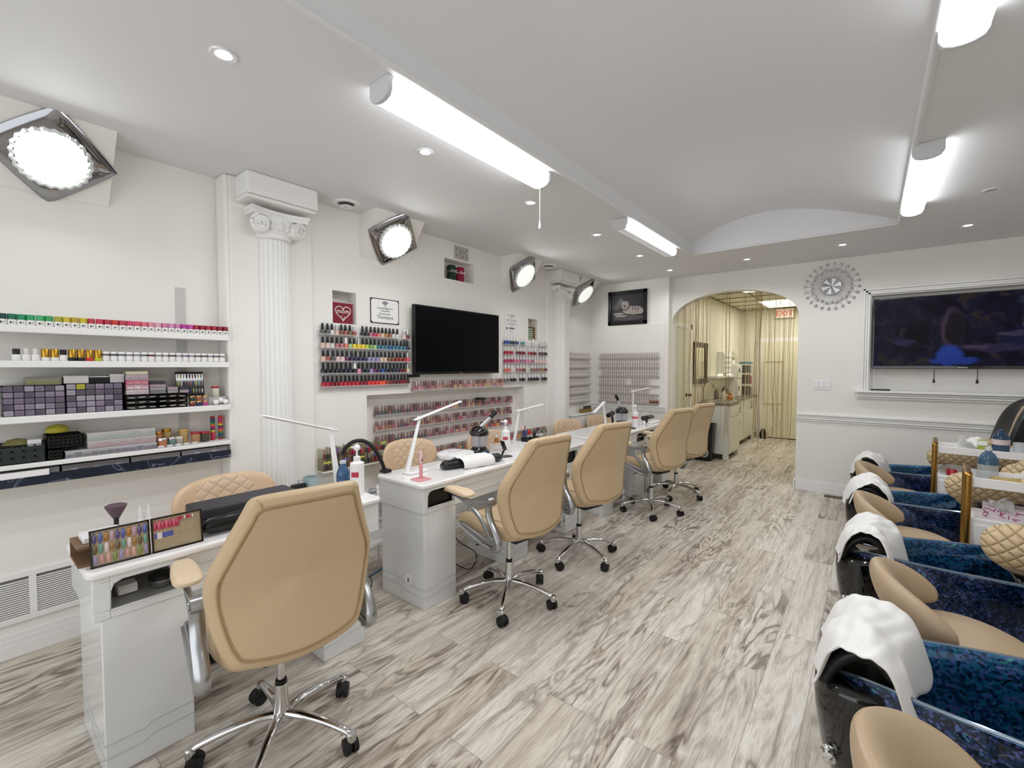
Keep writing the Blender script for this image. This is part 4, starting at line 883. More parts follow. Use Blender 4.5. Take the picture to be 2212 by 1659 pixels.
# ---------------------------------------------------------------- office chairs for clients
def chair_back_map(u, v, d):
    vv = (v-.50)/.6
    x = .232+(.022*((.38-vv)/.38)**2 if vv < .38 else .135*((vv-.38)/.62)**1.35)
    return (x-.5*u*u+d, u, v)
def office_chair():
    t = thing('office_chair', 'x', 'office chair', (0, 0, 0))
    # backrest: wide shoulders, narrow top, padded edge with a seam on the rear
    OUT = [(-.14, 1.10), (0, 1.103), (.14, 1.10), (.172, 1.085), (.185, 1.05), (.235, .925), (.272, .83), (.276, .75), (.255, .63), (.225, .54), (.18, .505), (0, .482), (-.18, .505), (-.225, .54), (-.255, .63), (-.276, .75), (-.272, .83), (-.235, .925), (-.185, 1.05), (-.172, 1.085)]
    out = catmull(OUT, 3)
    b = cushion(out, .085, chair_back_map, (0, .79), ((.0, -.5), (.5, -.5), (.84, -.5), (.95, -.42), (1, -.15), (1, .15), (.97, .36), (.90, .5), (.885, .47), (.87, .5), (.5, .56), (.0, .58))).build('backrest', TAN, t, sub=1)
    mb = MB()
    for g, r in ((.885, .0028), (.862, .0014)): mb.tube([chair_back_map(u*g, .79+(v-.79)*g, .0425) for u, v in out], r, 6, closed=True)
    for sx in (-1, 1): mb.tube([chair_back_map(sx*.155*k, .79+.305*k, d) for k, d in ((.885, .043), (.95, .037), (.985, .022), (1.0, 0))], .0022, 5)
    mb.build('seam_piping', TANSEAM, b)
    so = catmull([(-.27, -.18), (-.29, 0), (-.27, .18), (-.21, .24), (0, .255), (.18, .235), (.235, .18), (.245, 0), (.235, -.18), (.18, -.235), (0, -.255), (-.21, -.24)], 3)
    def sm(u, v, d): return (u, v, .515+d-(.05*max(0, (-u-.16)/.12)**2)+.02*(abs(v)/.25)**2)
    cushion(so, .115, sm, (0, 0), ((.0, -.5), (.6, -.5), (.90, -.46), (.98, -.25), (1, .05), (.97, .32), (.88, .46), (.5, .46), (.0, .42))).build('seat', TAN, t, sub=1)
    so2 = [(u*.80, v*.80) for u, v in so]
    mb = MB(); mb.tube([sm(u, v, .056) for u, v in so2], .0022, 5, closed=True); mb.build('seat_seam', TANSEAM, t)
    MB().box(-.13, -.10, .425, .16, .10, .465).build('seat_plate', BLACK, t, bevel=.008)
    MB().tube([(0, -.08, .435), (.0, -.24, .43), (-.01, -.27, .425)], .006, 8, ry=.004).build('tilt_lever', BLACK, t)
    for s_ in (-1, 1):
        y = .283*s_
        arm = MB(); P = lambda a, q=0: (a[0], y+q*s_, a[1])
        def bar(pts, r, ry): arm.tube([P(p) for p in catmull(pts, 4, False)], r, 10, ry=ry, up=(0, 1, 0))
        bar([(-.27, .705), (-.18, .700), (-.09, .675), (.0, .635), (.07, .585), (.115, .53), (.145, .49)], .016, .011)
        bar([(-.13, .688), (-.05, .685), (.05, .695), (.13, .712)], .016, .010)
        bar([(.135, .722), (.122, .67), (.14, .61), (.18, .555), (.208, .50), (.20, .465), (.16, .45)], .017, .024)
        bar([(.205, .485), (.16, .455), (.06, .462), (-.04, .488), (-.12, .515), (-.145, .525)], .013, .020)
        bar([(.165, .515), (.12, .492), (.05, .498), (-.03, .515), (-.12, .535), (-.15, .532)], .011, .010)
        arm.prism([(.20, .47), (.06, .47), (-.10, .512), (-.10, .525), (.05, .50), (.15, .52), (.19, .54)], lambda u, v: (u, y-.006, v), lambda u, v: (u, y+.006, v))
        arm.cyl((.133, y-.02, .718), (.133, y+.02, .718), .026, n=16); arm.cyl((.133, y+.021*s_, .718), (.133, y+.025*s_, .718), .014, n=12)
        for bx_, bz in ((.08, .478), (.178, .545)): arm.cyl((bx_, y+.005*s_, bz), (bx_, y+.014*s_, bz), .008, n=10)
        a = arm.build('armrest', SILVER, t)
        po = catmull([(-.285, -.028), (-.305, 0), (-.285, .028), (-.18, .044), (-.08, .048), (-.04, .036), (-.028, 0), (-.04, -.036), (-.08, -.048), (-.18, -.044)], 2)
        cushion(po, .042, lambda u, v, d: (u, y+v, .730+d-1.2*(max(0, -u-.24))**2*4-.35*max(0, u+.14)**2), (-.17, 0), ((.0, -.5), (.8, -.5), (1, -.2), (1, .1), (.85, .42), (.4, .5), (.0, .5))).build('arm_pad', TANPAD, a, sub=1)
    mb = MB(); mb.lathe([(.014, .22), (.014, .43)], n=14); mb.build('gas_piston', CHROME, t)
    mb = MB(); mb.lathe([(.020, .248), (.021, .252), (.021, .262), (.018, .264)], n=18); mb.build('black_collar', BLACK, t); MB().lathe([(.03, .40), (.036, .43)], n=14).build('lift_housing', BLACK, t)
    mb = MB(); mb.lathe([(.030, .085), (.034, .10), (.030, .14), (.025, .19), (.023, .247)], n=24); mb.build('base_hub', CHROME, t)
    for k in range(5):
        a = 2*PI*k/5; c, s_ = math.cos(a), math.sin(a)
        pts = catmull([(.015, .125), (.08, .128), (.17, .118), (.25, .100), (.288, .086), (.302, .066)], 3, False)
        rr = [.021+(.013-.021)*min(1, i/(len(pts)-1)) for i in range(len(pts))]; ry = [.016-.005*min(1, i/(len(pts)-1)) for i in range(len(pts))]
        mb = MB(); mb.tube([(c*x, s_*x, z) for x, z in pts], rr, 12, ry=ry); mb.lathe([(.017, .056), (.019, .062), (.019, .085), (.014, .09)], (c*.302, s_*.302, 0), 14); mb.build('leg', CHROME, t)
        mb = MB(); ca = a+(.9, 2.2, .3, 1.6, -.7)[k]; ax = Vector((math.cos(ca), math.sin(ca), 0)); fw = Vector((-ax.y, ax.x, 0)); o = Vector((c*.302, s_*.302, .030))+fw*.012
        for sg in (-1, 1): mb.cyl(o+ax*.006*sg, o+ax*.024*sg, .030, n=20)
        mb.cyl(o-ax*.012, o+ax*.012, .018, n=12)
        mb.tube([o+fw*.028*math.cos(q)+Vector((0, 0, .033*math.sin(q))) for q in [PI*.05+PI*.75*j/6 for j in range(7)]], .011, 8, ry=.003)
        q = mb.build('caster', RUBBER, t); 
        [MB().cyl(o+ax*.0242*sg, o+ax*.0255*sg, .012, n=12).build('wheel_cap', BLACK, q) for sg in (-1, 1)]
    return t
oc = office_chair()
def spin_base(t, deg):
    for c in t.children:
        if c.name.split('.')[0] in ('leg', 'caster', 'base_hub'): c.rotation_euler = (0, 0, math.radians(deg))
OC = [(-1.80, .785, -9, 28, 'tan leather office chair nearest the photographer, at the table with nail photo boards'),
      (-1.79, 2.215, -7, 12, 'tan leather office chair at the table with the white desk lamp and pink stand'),
      (-1.765, 3.06, -14, -90, 'tan leather office chair between the steamer and the second pair of manicure tables'),
      (-1.745, 4.50, -17, 6, 'tan leather office chair in front of the farther pump bottle and steamer'),
      (-1.745, 5.27, -16, -14, 'tan leather office chair nearest the arch and the black bin')]
for i, (x, y, rz, br, lb) in enumerate(OC):
    o = oc if i == 0 else dup(oc, lb)
    o['label'] = lb; o['group'] = 'tan office chairs at the manicure tables'; o.location = (x, y, 0); o.rotation_euler = (0, 0, math.radians(rz))
for i, (x, y, rz, br, lb) in enumerate(OC):
    o = [q for q in bpy.data.objects if q.get('label') == lb][0]; spin_base(o, br-rz)
# ---------------------------------------------------------------- manicure tables
def rhole(u0, u1, v0, v1, r=.035): return [(u0, v0), (u1, v0), (u1, v1), (u0+r, v1), (u0+r*.3, v1-r*.3), (u0, v1-r)]
def desk(y0, y1, peds, label, xf=-2.11, xb=-2.62, ztop=.785, holes=None, closed=None):
    t = thing('manicure_table', label, 'table', ((xf+xb)/2, (y0+y1)/2, 0), group='white manicure tables'); cx, cy = (xf+xb)/2, (y0+y1)/2
    D = (xf-xb)/2; W = (y1-y0)/2
    MB().prism(rrect(0, 0, 2*D+.034, 2*W+.034, .035), lambda u, v: (u, v, ztop-.03), lambda u, v: (u, v, ztop)).build('tabletop', DESKTOP, t, bevel=.010, seg=3)
    zt = ztop-.03; za = zt-.155
    # front apron with openings over the pedestals
    hl = []
    for (a, b, hole, dark) in peds: 
        if hole: hl.append((a+.028-cy, b-.018-cy, za+.030, zt-.018, dark))
    mb = MB(); wall_cells(mb, -W, W, za, zt, [h[:4] for h in hl], lambda a, b, c, d: mb.box(D-.015, a, c, D, b, d))
    for a, b, c, d, dk in hl:      # rounded corner fillets of the openings
        for yy, sg in ((a, 1),): mb.prism([(yy, d), (yy+.04*sg, d), (yy+.012*sg, d-.012), (yy, d-.04)], lambda u, v: (D-.015, u, v), lambda u, v: (D-.0002, u, v))
    mb.box(-D, -W+.0121, za, -D+.012, W-.0121, zt); mb.box(-D, -W, za, D-.0152, -W+.012, zt); mb.box(-D, W-.012, za, D-.0152, W, zt)
    mb.build('apron', GLOSSW, t, bevel=.0025)
    mb = MB()
    u0 = max(peds[0][1]-cy, -W)+.03; u1 = min(peds[-1][0]-cy, W)-.03
    if u1-u0 > .2:
        for z, off in ((zt-.045, 0), (zt-.10, .02)):
            m = (u0+u1)/2; pts = [(u0, z), (m-.14-off, z), (m-.11-off, z-.015), (m+.08, z-.015), (m+.11, z), (u1, z)]
            mb.tube([(D+.0005, a, b) for a, b in pts], .0028, 6)
    for a, b, c, d, dk in hl: mb.tube([(D+.0002, p[0], p[1]) for p in rhole(a, b, c, d)], .003, 6, closed=True)
    mb.build('relief_lines', mat('relief', '#dcdddc', .25), t)
    for a, b, c, d, dk in hl:
        mb = MB(); mb.box(-D*.2, a-.008, c-.006, D-.015, b+.01, c-.002)
        mb.box(-D*.2-.004, a-.008, c-.01, -D*.2, b+.01, d+.01) if not dk else mb.box(D-.04, a-.008, c-.01, D-.03, b+.01, d+.01)
        mb.build('cubby', BLACK if dk else mat('cubby_grey', '#9b9a96', .5), t)
    for (a, b, hole, dark) in peds:
        p = MB().box(-D+.01, a-cy, .0, D-.003, b-cy, za-.001).build('pedestal', GLOSSW, t, bevel=.004)
        mb = MB(); ya, yb = a-cy, b-cy; m = (ya+yb)/2
        for z in (.075, .125):
            mb.tube([(D-.0025, ya+.003, z), (D-.0025, m-.02, z), (D-.0025, m, z+.014), (D-.0025, yb-.003, z+.014)], .0022, 5)
            mb.tube([(-D+.01, ya-.0002, z+.02), (-.02, ya-.0002, z+.02), (.02, ya-.0002, z), (D-.003, ya-.0002, z)], .0022, 5)
        mb.build('carved_grooves', GROOVE, p)
    return t
t = desk(.29, 1.47, [(.31, .585, True, False), (1.14, 1.375, False, False)], 'white manicure table with nail photo boards on its edge', xf=-2.125, xb=-2.57, ztop=.775)
# things in the open cubby of the nearest table
tag(MB().box(-2.28, .375, .6235, -2.22, .435, .66).build('white_block', WPLAS, bevel=.004), 'small white block inside the open cubby of the nearest table', 'block')
t2 = thing('foil_dish', 'round silver dish with black lid inside the open cubby', 'dish', (-2.21, .505, .6237)); MB().lathe([(.028, 0), (.036, .014), (.037, .03)], n=20).build('dish_body', SILVER, t2); MB().lathe([(.040, .0305), (.042, .046), (.036, .05)], n=20).build('black_lid', BLACK, t2)
t = desk(1.765, 3.87, [(1.775, 2.045, True, True), (2.585, 2.84, True, True), (3.40, 3.62, True, True)], 'long white manicure table with the first steamer and round pedestal port', xf=-2.10, xb=-2.54)
mb = MB(); mb.cyl((0, -.002, 0), (0, -.006, 0), .035, n=24); q = mb.build('pedestal_port', WPLAS, t, loc=(.07, 1.775-2.8175, .155)); MB().tube([(0, -.0065, -.015), (0, -.0065, .012)], .004, 6).build('port_slot', BLACK, q)
desk(4.03, 5.97, [(4.05, 4.30, False, False), (4.86, 5.14, True, True), (5.20, 5.42, True, True), (5.72, 5.95, False, False)], 'long white manicure table with the second steamer, nearest the arch', xf=-2.07, xb=-2.60, ztop=.78)
# ---------------------------------------------------------------- technician chairs behind the tables
def tech_chair():
    t = thing('technician_chair', 'x', 'chair', (0, 0, 0))
    out = catmull([(-.23, .70), (-.245, .79), (-.21, .87), (-.13, .905), (0, .915), (.13, .905), (.21, .87), (.245, .79), (.23, .70), (.17, .63), (0, .60), (-.17, .63)], 3)
    f = lambda u, v, d: (-.22-.06*(v-.6)+1.5*u*u*.75+d, u, v)
    b = cushion(out, .06, f, (0, .76), ((.0, -.5), (.6, -.5), (.92, -.4), (1, -.1), (1, .15), (.93, .42), (.8, .5), (.5, .5), (.0, .5))).build('backrest', BEIGEP, t, sub=1)
    cen = [(u*.60, .76+(v-.76)*.93) for u, v in out]
    cushion(cen, .012, lambda u, v, d: tuple(Vector(f(u, v, .030))+Vector((d, 0, 0))), (0, .76), ((.0, -.5), (1, -.5), (1, .0), (.94, .5), (.5, .55), (.0, .55))).build('quilted_panel', BEIGE, b)
    so = catmull([(-.2, -.2), (-.22, 0), (-.2, .2), (0, .235), (.2, .2), (.23, 0), (.2, -.2), (0, -.235)], 3)
    cushion(so, .10, lambda u, v, d: (u, v, .47+d)).build('seat', BEIGEP, t, sub=1)
    for s_ in (-1, 1): MB().tube([(-.21, .14*s_, .72), (-.235, .15*s_, .6), (-.2, .15*s_, .45), (-.1, .12*s_, .41)], .011, 8).build('back_support', CHROME, t)
    MB().lathe([(.02, .10), (.018, .42)], n=14).build('gas_piston', CHROME, t)
    MB().lathe([(.03, .08), (.03, .13), (.022, .18)], n=16).build('base_hub', CHROME, t)
    for k in range(5):
        a = 2*PI*k/5+.3; c, s_ = math.cos(a), math.sin(a)
        MB().tube([(c*.01, s_*.01, .115), (c*.12, s_*.12, .11), (c*.25, s_*.25, .085), (c*.27, s_*.27, .06)], [.018, .016, .012, .011], 10).build('leg', CHROME, t)
        mb = MB(); o = Vector((c*.27, s_*.27, .03)); ax = Vector((-s_, c, 0))
        for sg in (-1, 1): mb.cyl(o+ax*.004*sg, o+ax*.022*sg, .03, n=16)
        mb.cyl(o, o+Vector((0, 0, .035)), .010, n=8); mb.build('caster', RUBBER, t)
    return t
tc_ = tech_chair()
for i, (x, y, rz, lb) in enumerate([(-2.80, 1.04, 8, 'low quilted beige chair behind the nearest manicure table'), (-2.86, 2.37, -14, 'low quilted beige chair behind the table with the nail lamp'),
        (-2.88, 3.36, -20, 'low quilted beige chair mostly hidden behind the first steamer'), (-2.86, 4.90, -14, 'low quilted beige chair by the second pilaster behind the far table'), (-2.92, 5.86, -20, 'low quilted beige chair in the alcove corner behind the far lamps')]):
    o = tc_ if i == 0 else dup(tc_, lb)
    o['label'] = lb; o['group'] = 'low quilted technician chairs'; o.location = (x, y, 0); o.scale = [(1.1, 1.2, .93), (1, 1, .97), (1, 1, .93), (1, 1, .90), (1, 1, .87)][i]; o.rotation_euler = (0, 0, math.radians(rz))
# ---------------------------------------------------------------- things on the nearest table
def hm(name, pts, m, parent, r=.004, **k): return MB().tube(pts, r, 8, **k).build(name, m, parent)
ZA, ZB, ZD = .7755, .7855, .7805
NC = [mat('nail%d' % i, c, .15, coat=.5, var=.35, bscale=160) for i, c in enumerate(('#5a4a7c', '#c9938f', '#a8783c', '#5560a8', '#d9a58f', '#6c5a2c', '#b5782e', '#7f8f3c', '#6fa08a', '#caa0b4', '#9b8fae', '#e8d3cf', '#c23a5a', '#d8556c', '#e9e2de', '#8a7a9a'))]
t = thing('nail_photo_board', 'pair of black-framed nail art photos standing on the nearest table edge', 'photo board', (-2.165, .293, ZA)); t.rotation_euler = (0, math.radians(-8), math.radians(-1.5))
for k, (a, b) in enumerate([(0, .172), (.176, .345)]):
    mb = MB()
    for p, q in (((a, 0), (b, .006)), ((a, .127), (b, .133)), ((a, 0), (a+.006, .133)), ((b-.006, 0), (b, .133))): mb.box(0, p[0], p[1], .008, q[0], q[1])
    mb.box(0, a, 0, .003, b, .133); f = mb.build('black_frame', GLBLACK, t)
    MB().box(.0032, a+.006, .006, .004, b-.006, .127).build('photo_ground', mat('photo_ground%d' % k, ('#b8a58c', '#b3a184')[k], .35, var=.4, bscale=60), f)  # on the second board the mottled tan stands in for a reflection
    mb = MB(); rows = [(.084, 10), (.046, 10), (.008, 9)] if k == 0 else [(.082, 7)]
    for ri, (z, n) in enumerate(rows):
        for i in range(n):
            mb.mi = (i*3+ri*5) % 12 if k == 0 else 12+(i % 2); y = a+.014+(b-a-.028)*i/(n-1) if k == 0 else a+.014+.012*i
            mb.lathe([(.003, 0), (.0068, .007), (.0072, .024), (.0045, .034), (.001, .040)], (.0022, y, z), 8)
    if k == 1:
        for i in range(6): mb.mi = 12+(i % 3); mb.lathe([(.001, 0), (.0045, .005), (.0045, .012), (.001, .016)], (.0042, a+.092+.009*i, .106), 8)
        mb.mi = 3; mb.box(.0040, a+.010, .052, .0046, a+.07, .072); mb.mi = 14; mb.box(.0045, a+.018, .050, .005, a+.034, .074)
    mb.build('pictured_nails', NC, f)
t = thing('wooden_riser', 'brown wooden riser with boxes behind the nail photos', 'riser', (-2.36, .285, ZA)); mb = MB()
mb.box(0, -.02, 0, .16, .16, .010); mb.box(0, -.02, .065, .16, .16, .075); mb.box(0, .15, 0, .16, .16, .07); mb.box(0, -.02, 0, .008, .16, .07); mb.build('wooden_frame', mat('riser_wood', '#8a6a50', .6, var=.25), t)
tag(MB().box(-2.33, .285, ZA+.0755, -2.23, .40, ZA+.097).build('small_carton', WPLAS, bevel=.003), 'small white carton lying on the brown wooden riser', 'carton')
t = thing('powder_brush', 'fluffy plum powder brush standing in a clear pot', 'brush', (-2.50, .425, ZA)); MB().lathe([(.020, 0), (.022, .03), (.022, .055)], n=18).build('clear_pot', CLEAR, t); MB().lathe([(.008, .01), (.009, .075), (.014, .085)], n=14).build('ferrule', BLACK, t)
MB().lathe([(.014, .085), (.022, .100), (.036, .128), (.038, .134), (.03, .138), (1e-5, .136)], n=20).build('bristles', mat('plum_bristle', '#6b5560', .95, bump=1, bscale=300), t)
for i, y in enumerate((.50, .53)):
    t = thing('glue_bottle', 'slim white nozzle bottle, %s behind the nail photos' % ('nearer the brush', 'nearer the black pad')[i], 'bottle', (-2.48, y, ZA), group='slim nozzle bottles'); MB().lathe([(.010, 0), (.011, .05), (.008, .06)], n=14).build('bottle_body', WPLAS, t); MB().lathe([(.006, .06), (.005, .10), (.003, .115)], n=10).build('nozzle', WPLAS, t)
t = thing('padded_arm_rest', 'black padded arm rest box on the nearest table', 'arm rest', (-2.25, .645, ZA)); MB().box(-.16, 0, 0, .0, .44, .105).build('dark_box', mat('dark_box', '#3a383d', .6), t, bevel=.01)
MB().tube([(.045, .0, .035), (.048, .03, .042), (.05, .22, .048), (.048, .41, .042), (.045, .44, .035)], [.02, .038, .042, .038, .02], 14, ry=[.02, .034, .038, .034, .02]).build('bolster', mat('black_vinyl', '#0f0f11', .25), t, loc=(-.004, 0, 0))
def pump(name, x, y, z, h, label, band='#b8203a', r=.037, rot=PI, arc=(95, 160)):
    t = thing(name, label, 'pump bottle', (x, y, z), rz=rot, group='white pump bottles'); b = MB(); n = 24
    prof = [(r*.97, 0), (r, .004), (r, h*.30), (r*.99, h*.31), (r*1.0, h*.55), (r*1.03, h*.62), (r*1.0, h*.64), (r*.5, h*.67), (r*.5, h*.68)]
    b.lathe(prof, n=40)
    for k in range(16): a = 2*PI*k/16; b.tube([(r*1.0*math.cos(a), r*1.0*math.sin(a), .01), (r*1.005*math.cos(a), r*1.005*math.sin(a), h*.61)], .0018, 5)
    b.build('bottle_body', WPLAS, t)
    MB().lathe([(r*.50, h*.68), (r*.52, h*.69), (r*.52, h*.76), (r*.40, h*.765)], n=24).build('ribbed_collar', WPLAS, t)
    mb = MB(); mb.lathe([(.0055, h*.76), (.0055, h*.88)], n=10); mb.ball((0, 0, h*.935), .019, 12); mb.tube([(0, 0, h*.925), (.03, 0, h*.93), (.052, 0, h*.925)], [.008, .006, .005], 8); mb.build('pump_head', WPLAS, t)
    mb = MB(); q0, q1 = math.radians(arc[0]), math.radians(arc[1])
    mb.grid(12, 2, lambda u, v: (r*1.045*math.cos(q0+(q1-q0)*u), r*1.045*math.sin(q0+(q1-q0)*u), h*(.37+.10*v)))
    mb.build('red_label', mat('label'+band, band, .5), t)
    return t
pump('pump_bottle', -2.26, 1.425, ZA, .285, 'white ribbed pump bottle on the nearest table, beside the blue water bottle')
t = thing('water_bottle', 'blue plastic water bottle beside the ribbed pump bottle', 'bottle', (-2.39, 1.415, ZA)); t.scale = (1.15, 1.15, .86); MB().lathe([(.031, 0), (.034, .01), (.033, .08), (.034, .10), (.032, .125), (.024, .155), (.0145, .172), (.0145, .19)], n=28).build('bottle_body', mat('blue_pet', '#2f5a86', .06, alpha=.82, coat=.5), t); MB().lathe([(.016, .188), (.016, .205), (.013, .207)], n=20).build('bottle_cap', mat('pale_blue_cap', '#c3ccd2', .4), t)
t = thing('mug', 'pale grey-blue mug beside the first desk lamp', 'mug', (-2.515, 1.285, ZA)); MB().lathe([(.030, 0), (.038, .006), (.041, .09), (.038, .09), (.035, .01), (1e-5, .008)], n=28).build('mug_body', mat('mug_glaze', '#9fb1b4', .25), t); hm('mug_handle', [(-.02, -.036, .075), (-.03, -.058, .07), (-.03, -.06, .035), (-.02, -.036, .025)], mat('mug_glaze'), t, .005)
t = thing('hair_clip', 'bunch of pale hair clips lying beside the mug', 'clips', (-2.40, 1.35, ZA)); mb = MB(); [mb.tube([(.02*math.cos(a), .02*math.sin(a), .006), (.035*math.cos(a+.6), .035*math.sin(a+.6), .03), (.02*math.cos(a+1.5), .02*math.sin(a+1.5), .045)], .003, 6) for a in (0, 1.1, 2.2, 3.4, 4.6, 5.5)]; mb.build('clip_wires', mat('clip_metal', '#d9d5c9', .3, .5), t)
t = thing('black_remote', 'black rounded handset standing beside the mug', 'handset', (-2.49, 1.20, ZA)); MB().prism(rrect(0, .035, .085, .07, .015), lambda u, v: (-.012, u, v), lambda u, v: (.012, u, v)).build('handset_body', BLACK, t, bevel=.004)
def desk_lamp(x, y, z, base, elbow, tip, label, rz=0):
    t = thing('desk_lamp', label, 'desk lamp', (x, y, z), group='white folding desk lamps')
    MB().prism(rrect(base[0], base[1], .10, .17, .03), lambda u, v: (u, v, 0), lambda u, v: (u, v, .016)).build('lamp_base', WPLAS, t, bevel=.006)
    e, p = Vector(elbow), Vector(tip); dr = (p-e).normalized(); st = e-dr*.045
    MB().tube([(0, 0, .012), (e.x*.45, e.y*.45, e.z*.45), tuple(e)], [.021, .017, .012], 12, ry=[.012, .010, .008]).build('lamp_stem', WPLAS, t, bevel=0)
    MB().tube([tuple(st), tuple(p)], .019, 10, ry=.0065).build('lamp_arm', WPLAS, t)
    MB().tube([tuple(st+dr*.06+Vector((0, 0, -.0065))), tuple(p-dr*.01+Vector((0, 0, -.0065)))], .013, 8, ry=.0012).build('light_strip', mat('strip_off', '#e8e6e2', .4), t)
    MB().cyl((e.x-.016, e.y, e.z), (e.x+.016, e.y, e.z), .010, n=14).build('hinge', WPLAS, t)
    return t
desk_lamp(-2.50, 1.445, ZA, (.01, -.01, 0), (-.02, -.03, .35), (.08, -.46, .475), 'white folding desk lamp on the nearest table, arm toward the shelves')
desk_lamp(-2.39, 1.875, ZB, (.0, .07, 0), (-.01, .12, .365), (.0, .50, .455), 'white folding desk lamp behind the pink stand')
desk_lamp(-2.53, 3.20, ZB, (.0, .0, 0), (.0, .08, .31), (.02, .42, .345), 'white folding desk lamp behind the first white pump bottle in the basket')
desk_lamp(-2.42, 4.82, ZD, (.0, .0, 0), (.0, -.08, .30), (.08, -.46, .22), 'white folding desk lamp drooping toward the tan chairs on the far table')
desk_lamp(-2.42, 5.60, ZD, (.0, .0, 0), (.0, -.02, .40), (.05, .38, .43), 'white folding desk lamp nearest the end wall on the far table')
hm('lamp_cord', [(-2.43, 1.95, ZB+.004), (-2.45, 1.90, ZB+.004), (-2.40, 1.84, ZB+.004), (-2.46, 1.81, ZB+.004)], WPLAS, None, .003); tag(bpy.data.objects['lamp_cord'], 'white cord curling from the lamp behind the pink stand', 'cord')
t = thing('pen_stand', 'pink square stand holding a pink lash pen', 'stand', (-2.21, 1.845, ZB)); MB().prism(rrect(0, 0, .095, .095, .006), lambda u, v: (u, v, 0), lambda u, v: (u, v, .006)).build('stand_base', mat('salmon_pink', '#e09aa0', .4), t, bevel=.002)
MB().lathe([(.0115, .006), (.0115, .10), (.010, .104)], n=16).build('pen_holder', mat('salmon_pink'), t); MB().lathe([(.010, .104), (.0105, .118), (.009, .165), (.008, .178), (.004, .182)], n=16).build('pink_pen', mat('pale_pink_pen', '#ecc5c8', .3), t); MB().ball((.011, 0, .125), .006, 8).build('pen_button', mat('pen_button', '#4a1e28', .4), t)
t = thing('gooseneck_holder', 'black gooseneck holder clamped to the long table corner', 'gooseneck holder', (-2.545, 1.82, ZB)); MB().box(-.03, -.03, 0, .03, .03, .022).build('clamp', BLACK, t, bevel=.006)
MB().tube(catmull([(0, -.01, .02), (-.005, -.03, .08), (-.02, -.075, .17), (-.05, -.13, .225), (-.08, -.19, .225), (-.10, -.235, .19), (-.11, -.25, .15)], 4, False), .0125, 12).build('flexible_neck', mat('goose_black', '#101011', .5), t)
t = thing('nail_lamp', 'white rounded curing lamp on the long table', 'nail lamp', (-2.50, 2.43, ZB), rz=.2); ro = rrect(0, 0, .25, .25, .07, 8)
MB().loft([[(u*g, v*g, z) for u, v in ro] for g, z in ((.75, .004), (.88, .012), (1, .038), (1.0, .046), (.96, .055), (.6, .064), (.2, .066))]).build('lamp_shell', WPLAS, t)
mb = MB(); [mb.box(.122, -.04+.012*k, .014, .126, -.036+.012*k, .03) for k in range(7)]; mb.build('vent_slits', mat('vent_grey', '#a9a5a8', .5), t)
MB().tube([(.04*math.cos(a), .07*math.sin(a), .0664) for a in [2*PI*k/20 for k in range(20)]], .0012, 5, closed=True).build('printed_ring', mat('lilac_print', '#b9a9c4', .5), t)
t = thing('hand_rest', 'black hand rest with a white towel folded over its middle', 'hand rest', (-2.245, 2.355, ZB), rz=-.20); 
MB().tube([(0, -.26, .022), (0, -.235, .030), (0, -.1, .033), (0, .1, .033), (0, .235, .030), (0, .26, .022)], [.025, .048, .052, .052, .048, .025], 16, ry=[.018, .028, .031, .031, .028, .018]).build('rest_pad', mat('black_vinyl'), t)
MB().grid(15, 13, lambda u, v: ((u-.5)*.19, -.135+.27*v+.006*math.sin(9*u), .067*max(.0, 1-(abs(u-.5)*2)**3.2)**.5+.004+.002*math.sin(u*20+v*13))).build('folded_towel', TOWEL, t, solid=.004)
def steamer(x, y, z, label, yaw, tilt):
    t = thing('facial_steamer', label, 'steamer', (x, y, z), rz=yaw, group='black and clear steamers')
    MB().lathe([(.075, 0), (.085, .01), (.082, .035), (.06, .06), (.055, .07)], n=32).build('steamer_base', GLBLACK, t)
    MB().lathe([(.056, .07), (.064, .075), (.070, .155), (.070, .165)], n=32).build('water_tank', mat('tank_smoke', '#b9bcc4', .08, alpha=.5), t)
    MB().lathe([(.012, .07), (.010, .165)], n=12).build('inner_tube', mat('tube_grey', '#5a5d66', .3), t)
    MB().lathe([(.074, .162), (.080, .175), (.078, .19), (.066, .215), (.04, .232), (1e-5, .236)], n=32).build('steamer_lid', GLBLACK, t)
    a = Vector((0, .01, .225)); b = a+Vector((0, math.cos(tilt), math.sin(tilt)))*.12; c = b+Vector((0, math.cos(tilt), math.sin(tilt)))*.075
    MB().cyl(a, b, .017, .015, 18).build('wand', mat('wand_clear', '#c9cbd0', .1, .5), t); MB().cyl(b, c, .018, .017, 18).build('nozzle', BLACK, t)
    MB().box(.05, -.03, .02, .084, .03, .04).build('control_panel', mat('panel_blue', '#34557f', .3), t)
steamer(-2.46, 2.66, ZB, 'black-lidded steamer with long wand on the long table', -.2, .62)
steamer(-2.33, 5.05, ZD, 'black-lidded steamer on the far table, wand tipped back', PI-.2, .95)
def basket(name, x, y, z, L, W, h, label, rz=0, m=None):
    t = thing(name, label, 'basket', (x, y, z), rz=rz); m = m or WPLAS; mb = MB(); mb.box(-W/2, -L/2, 0, W/2, L/2, .003)
    mb.tube([(-W/2, -L/2, h), (W/2, -L/2, h), (W/2, L/2, h), (-W/2, L/2, h)], .003, 6, closed=True)
    for k in range(int(L/.012)+1): y_ = -L/2+.012*k; [mb.box(q*W/2-.001, y_-.003, 0, q*W/2+.001, y_+.003, h) for q in (-1, 1)]
    for k in range(int(W/.012)+1): x_ = -W/2+.012*k; [mb.box(x_-.003, q*L/2-.001, 0, x_+.003, q*L/2+.001, h) for q in (-1, 1)]
    mb.build('basket_body', m, t); return t
basket('plastic_basket', -2.42, 2.99, ZB, .30, .17, .05, 'white slotted plastic basket around the pump bottle on the long table')
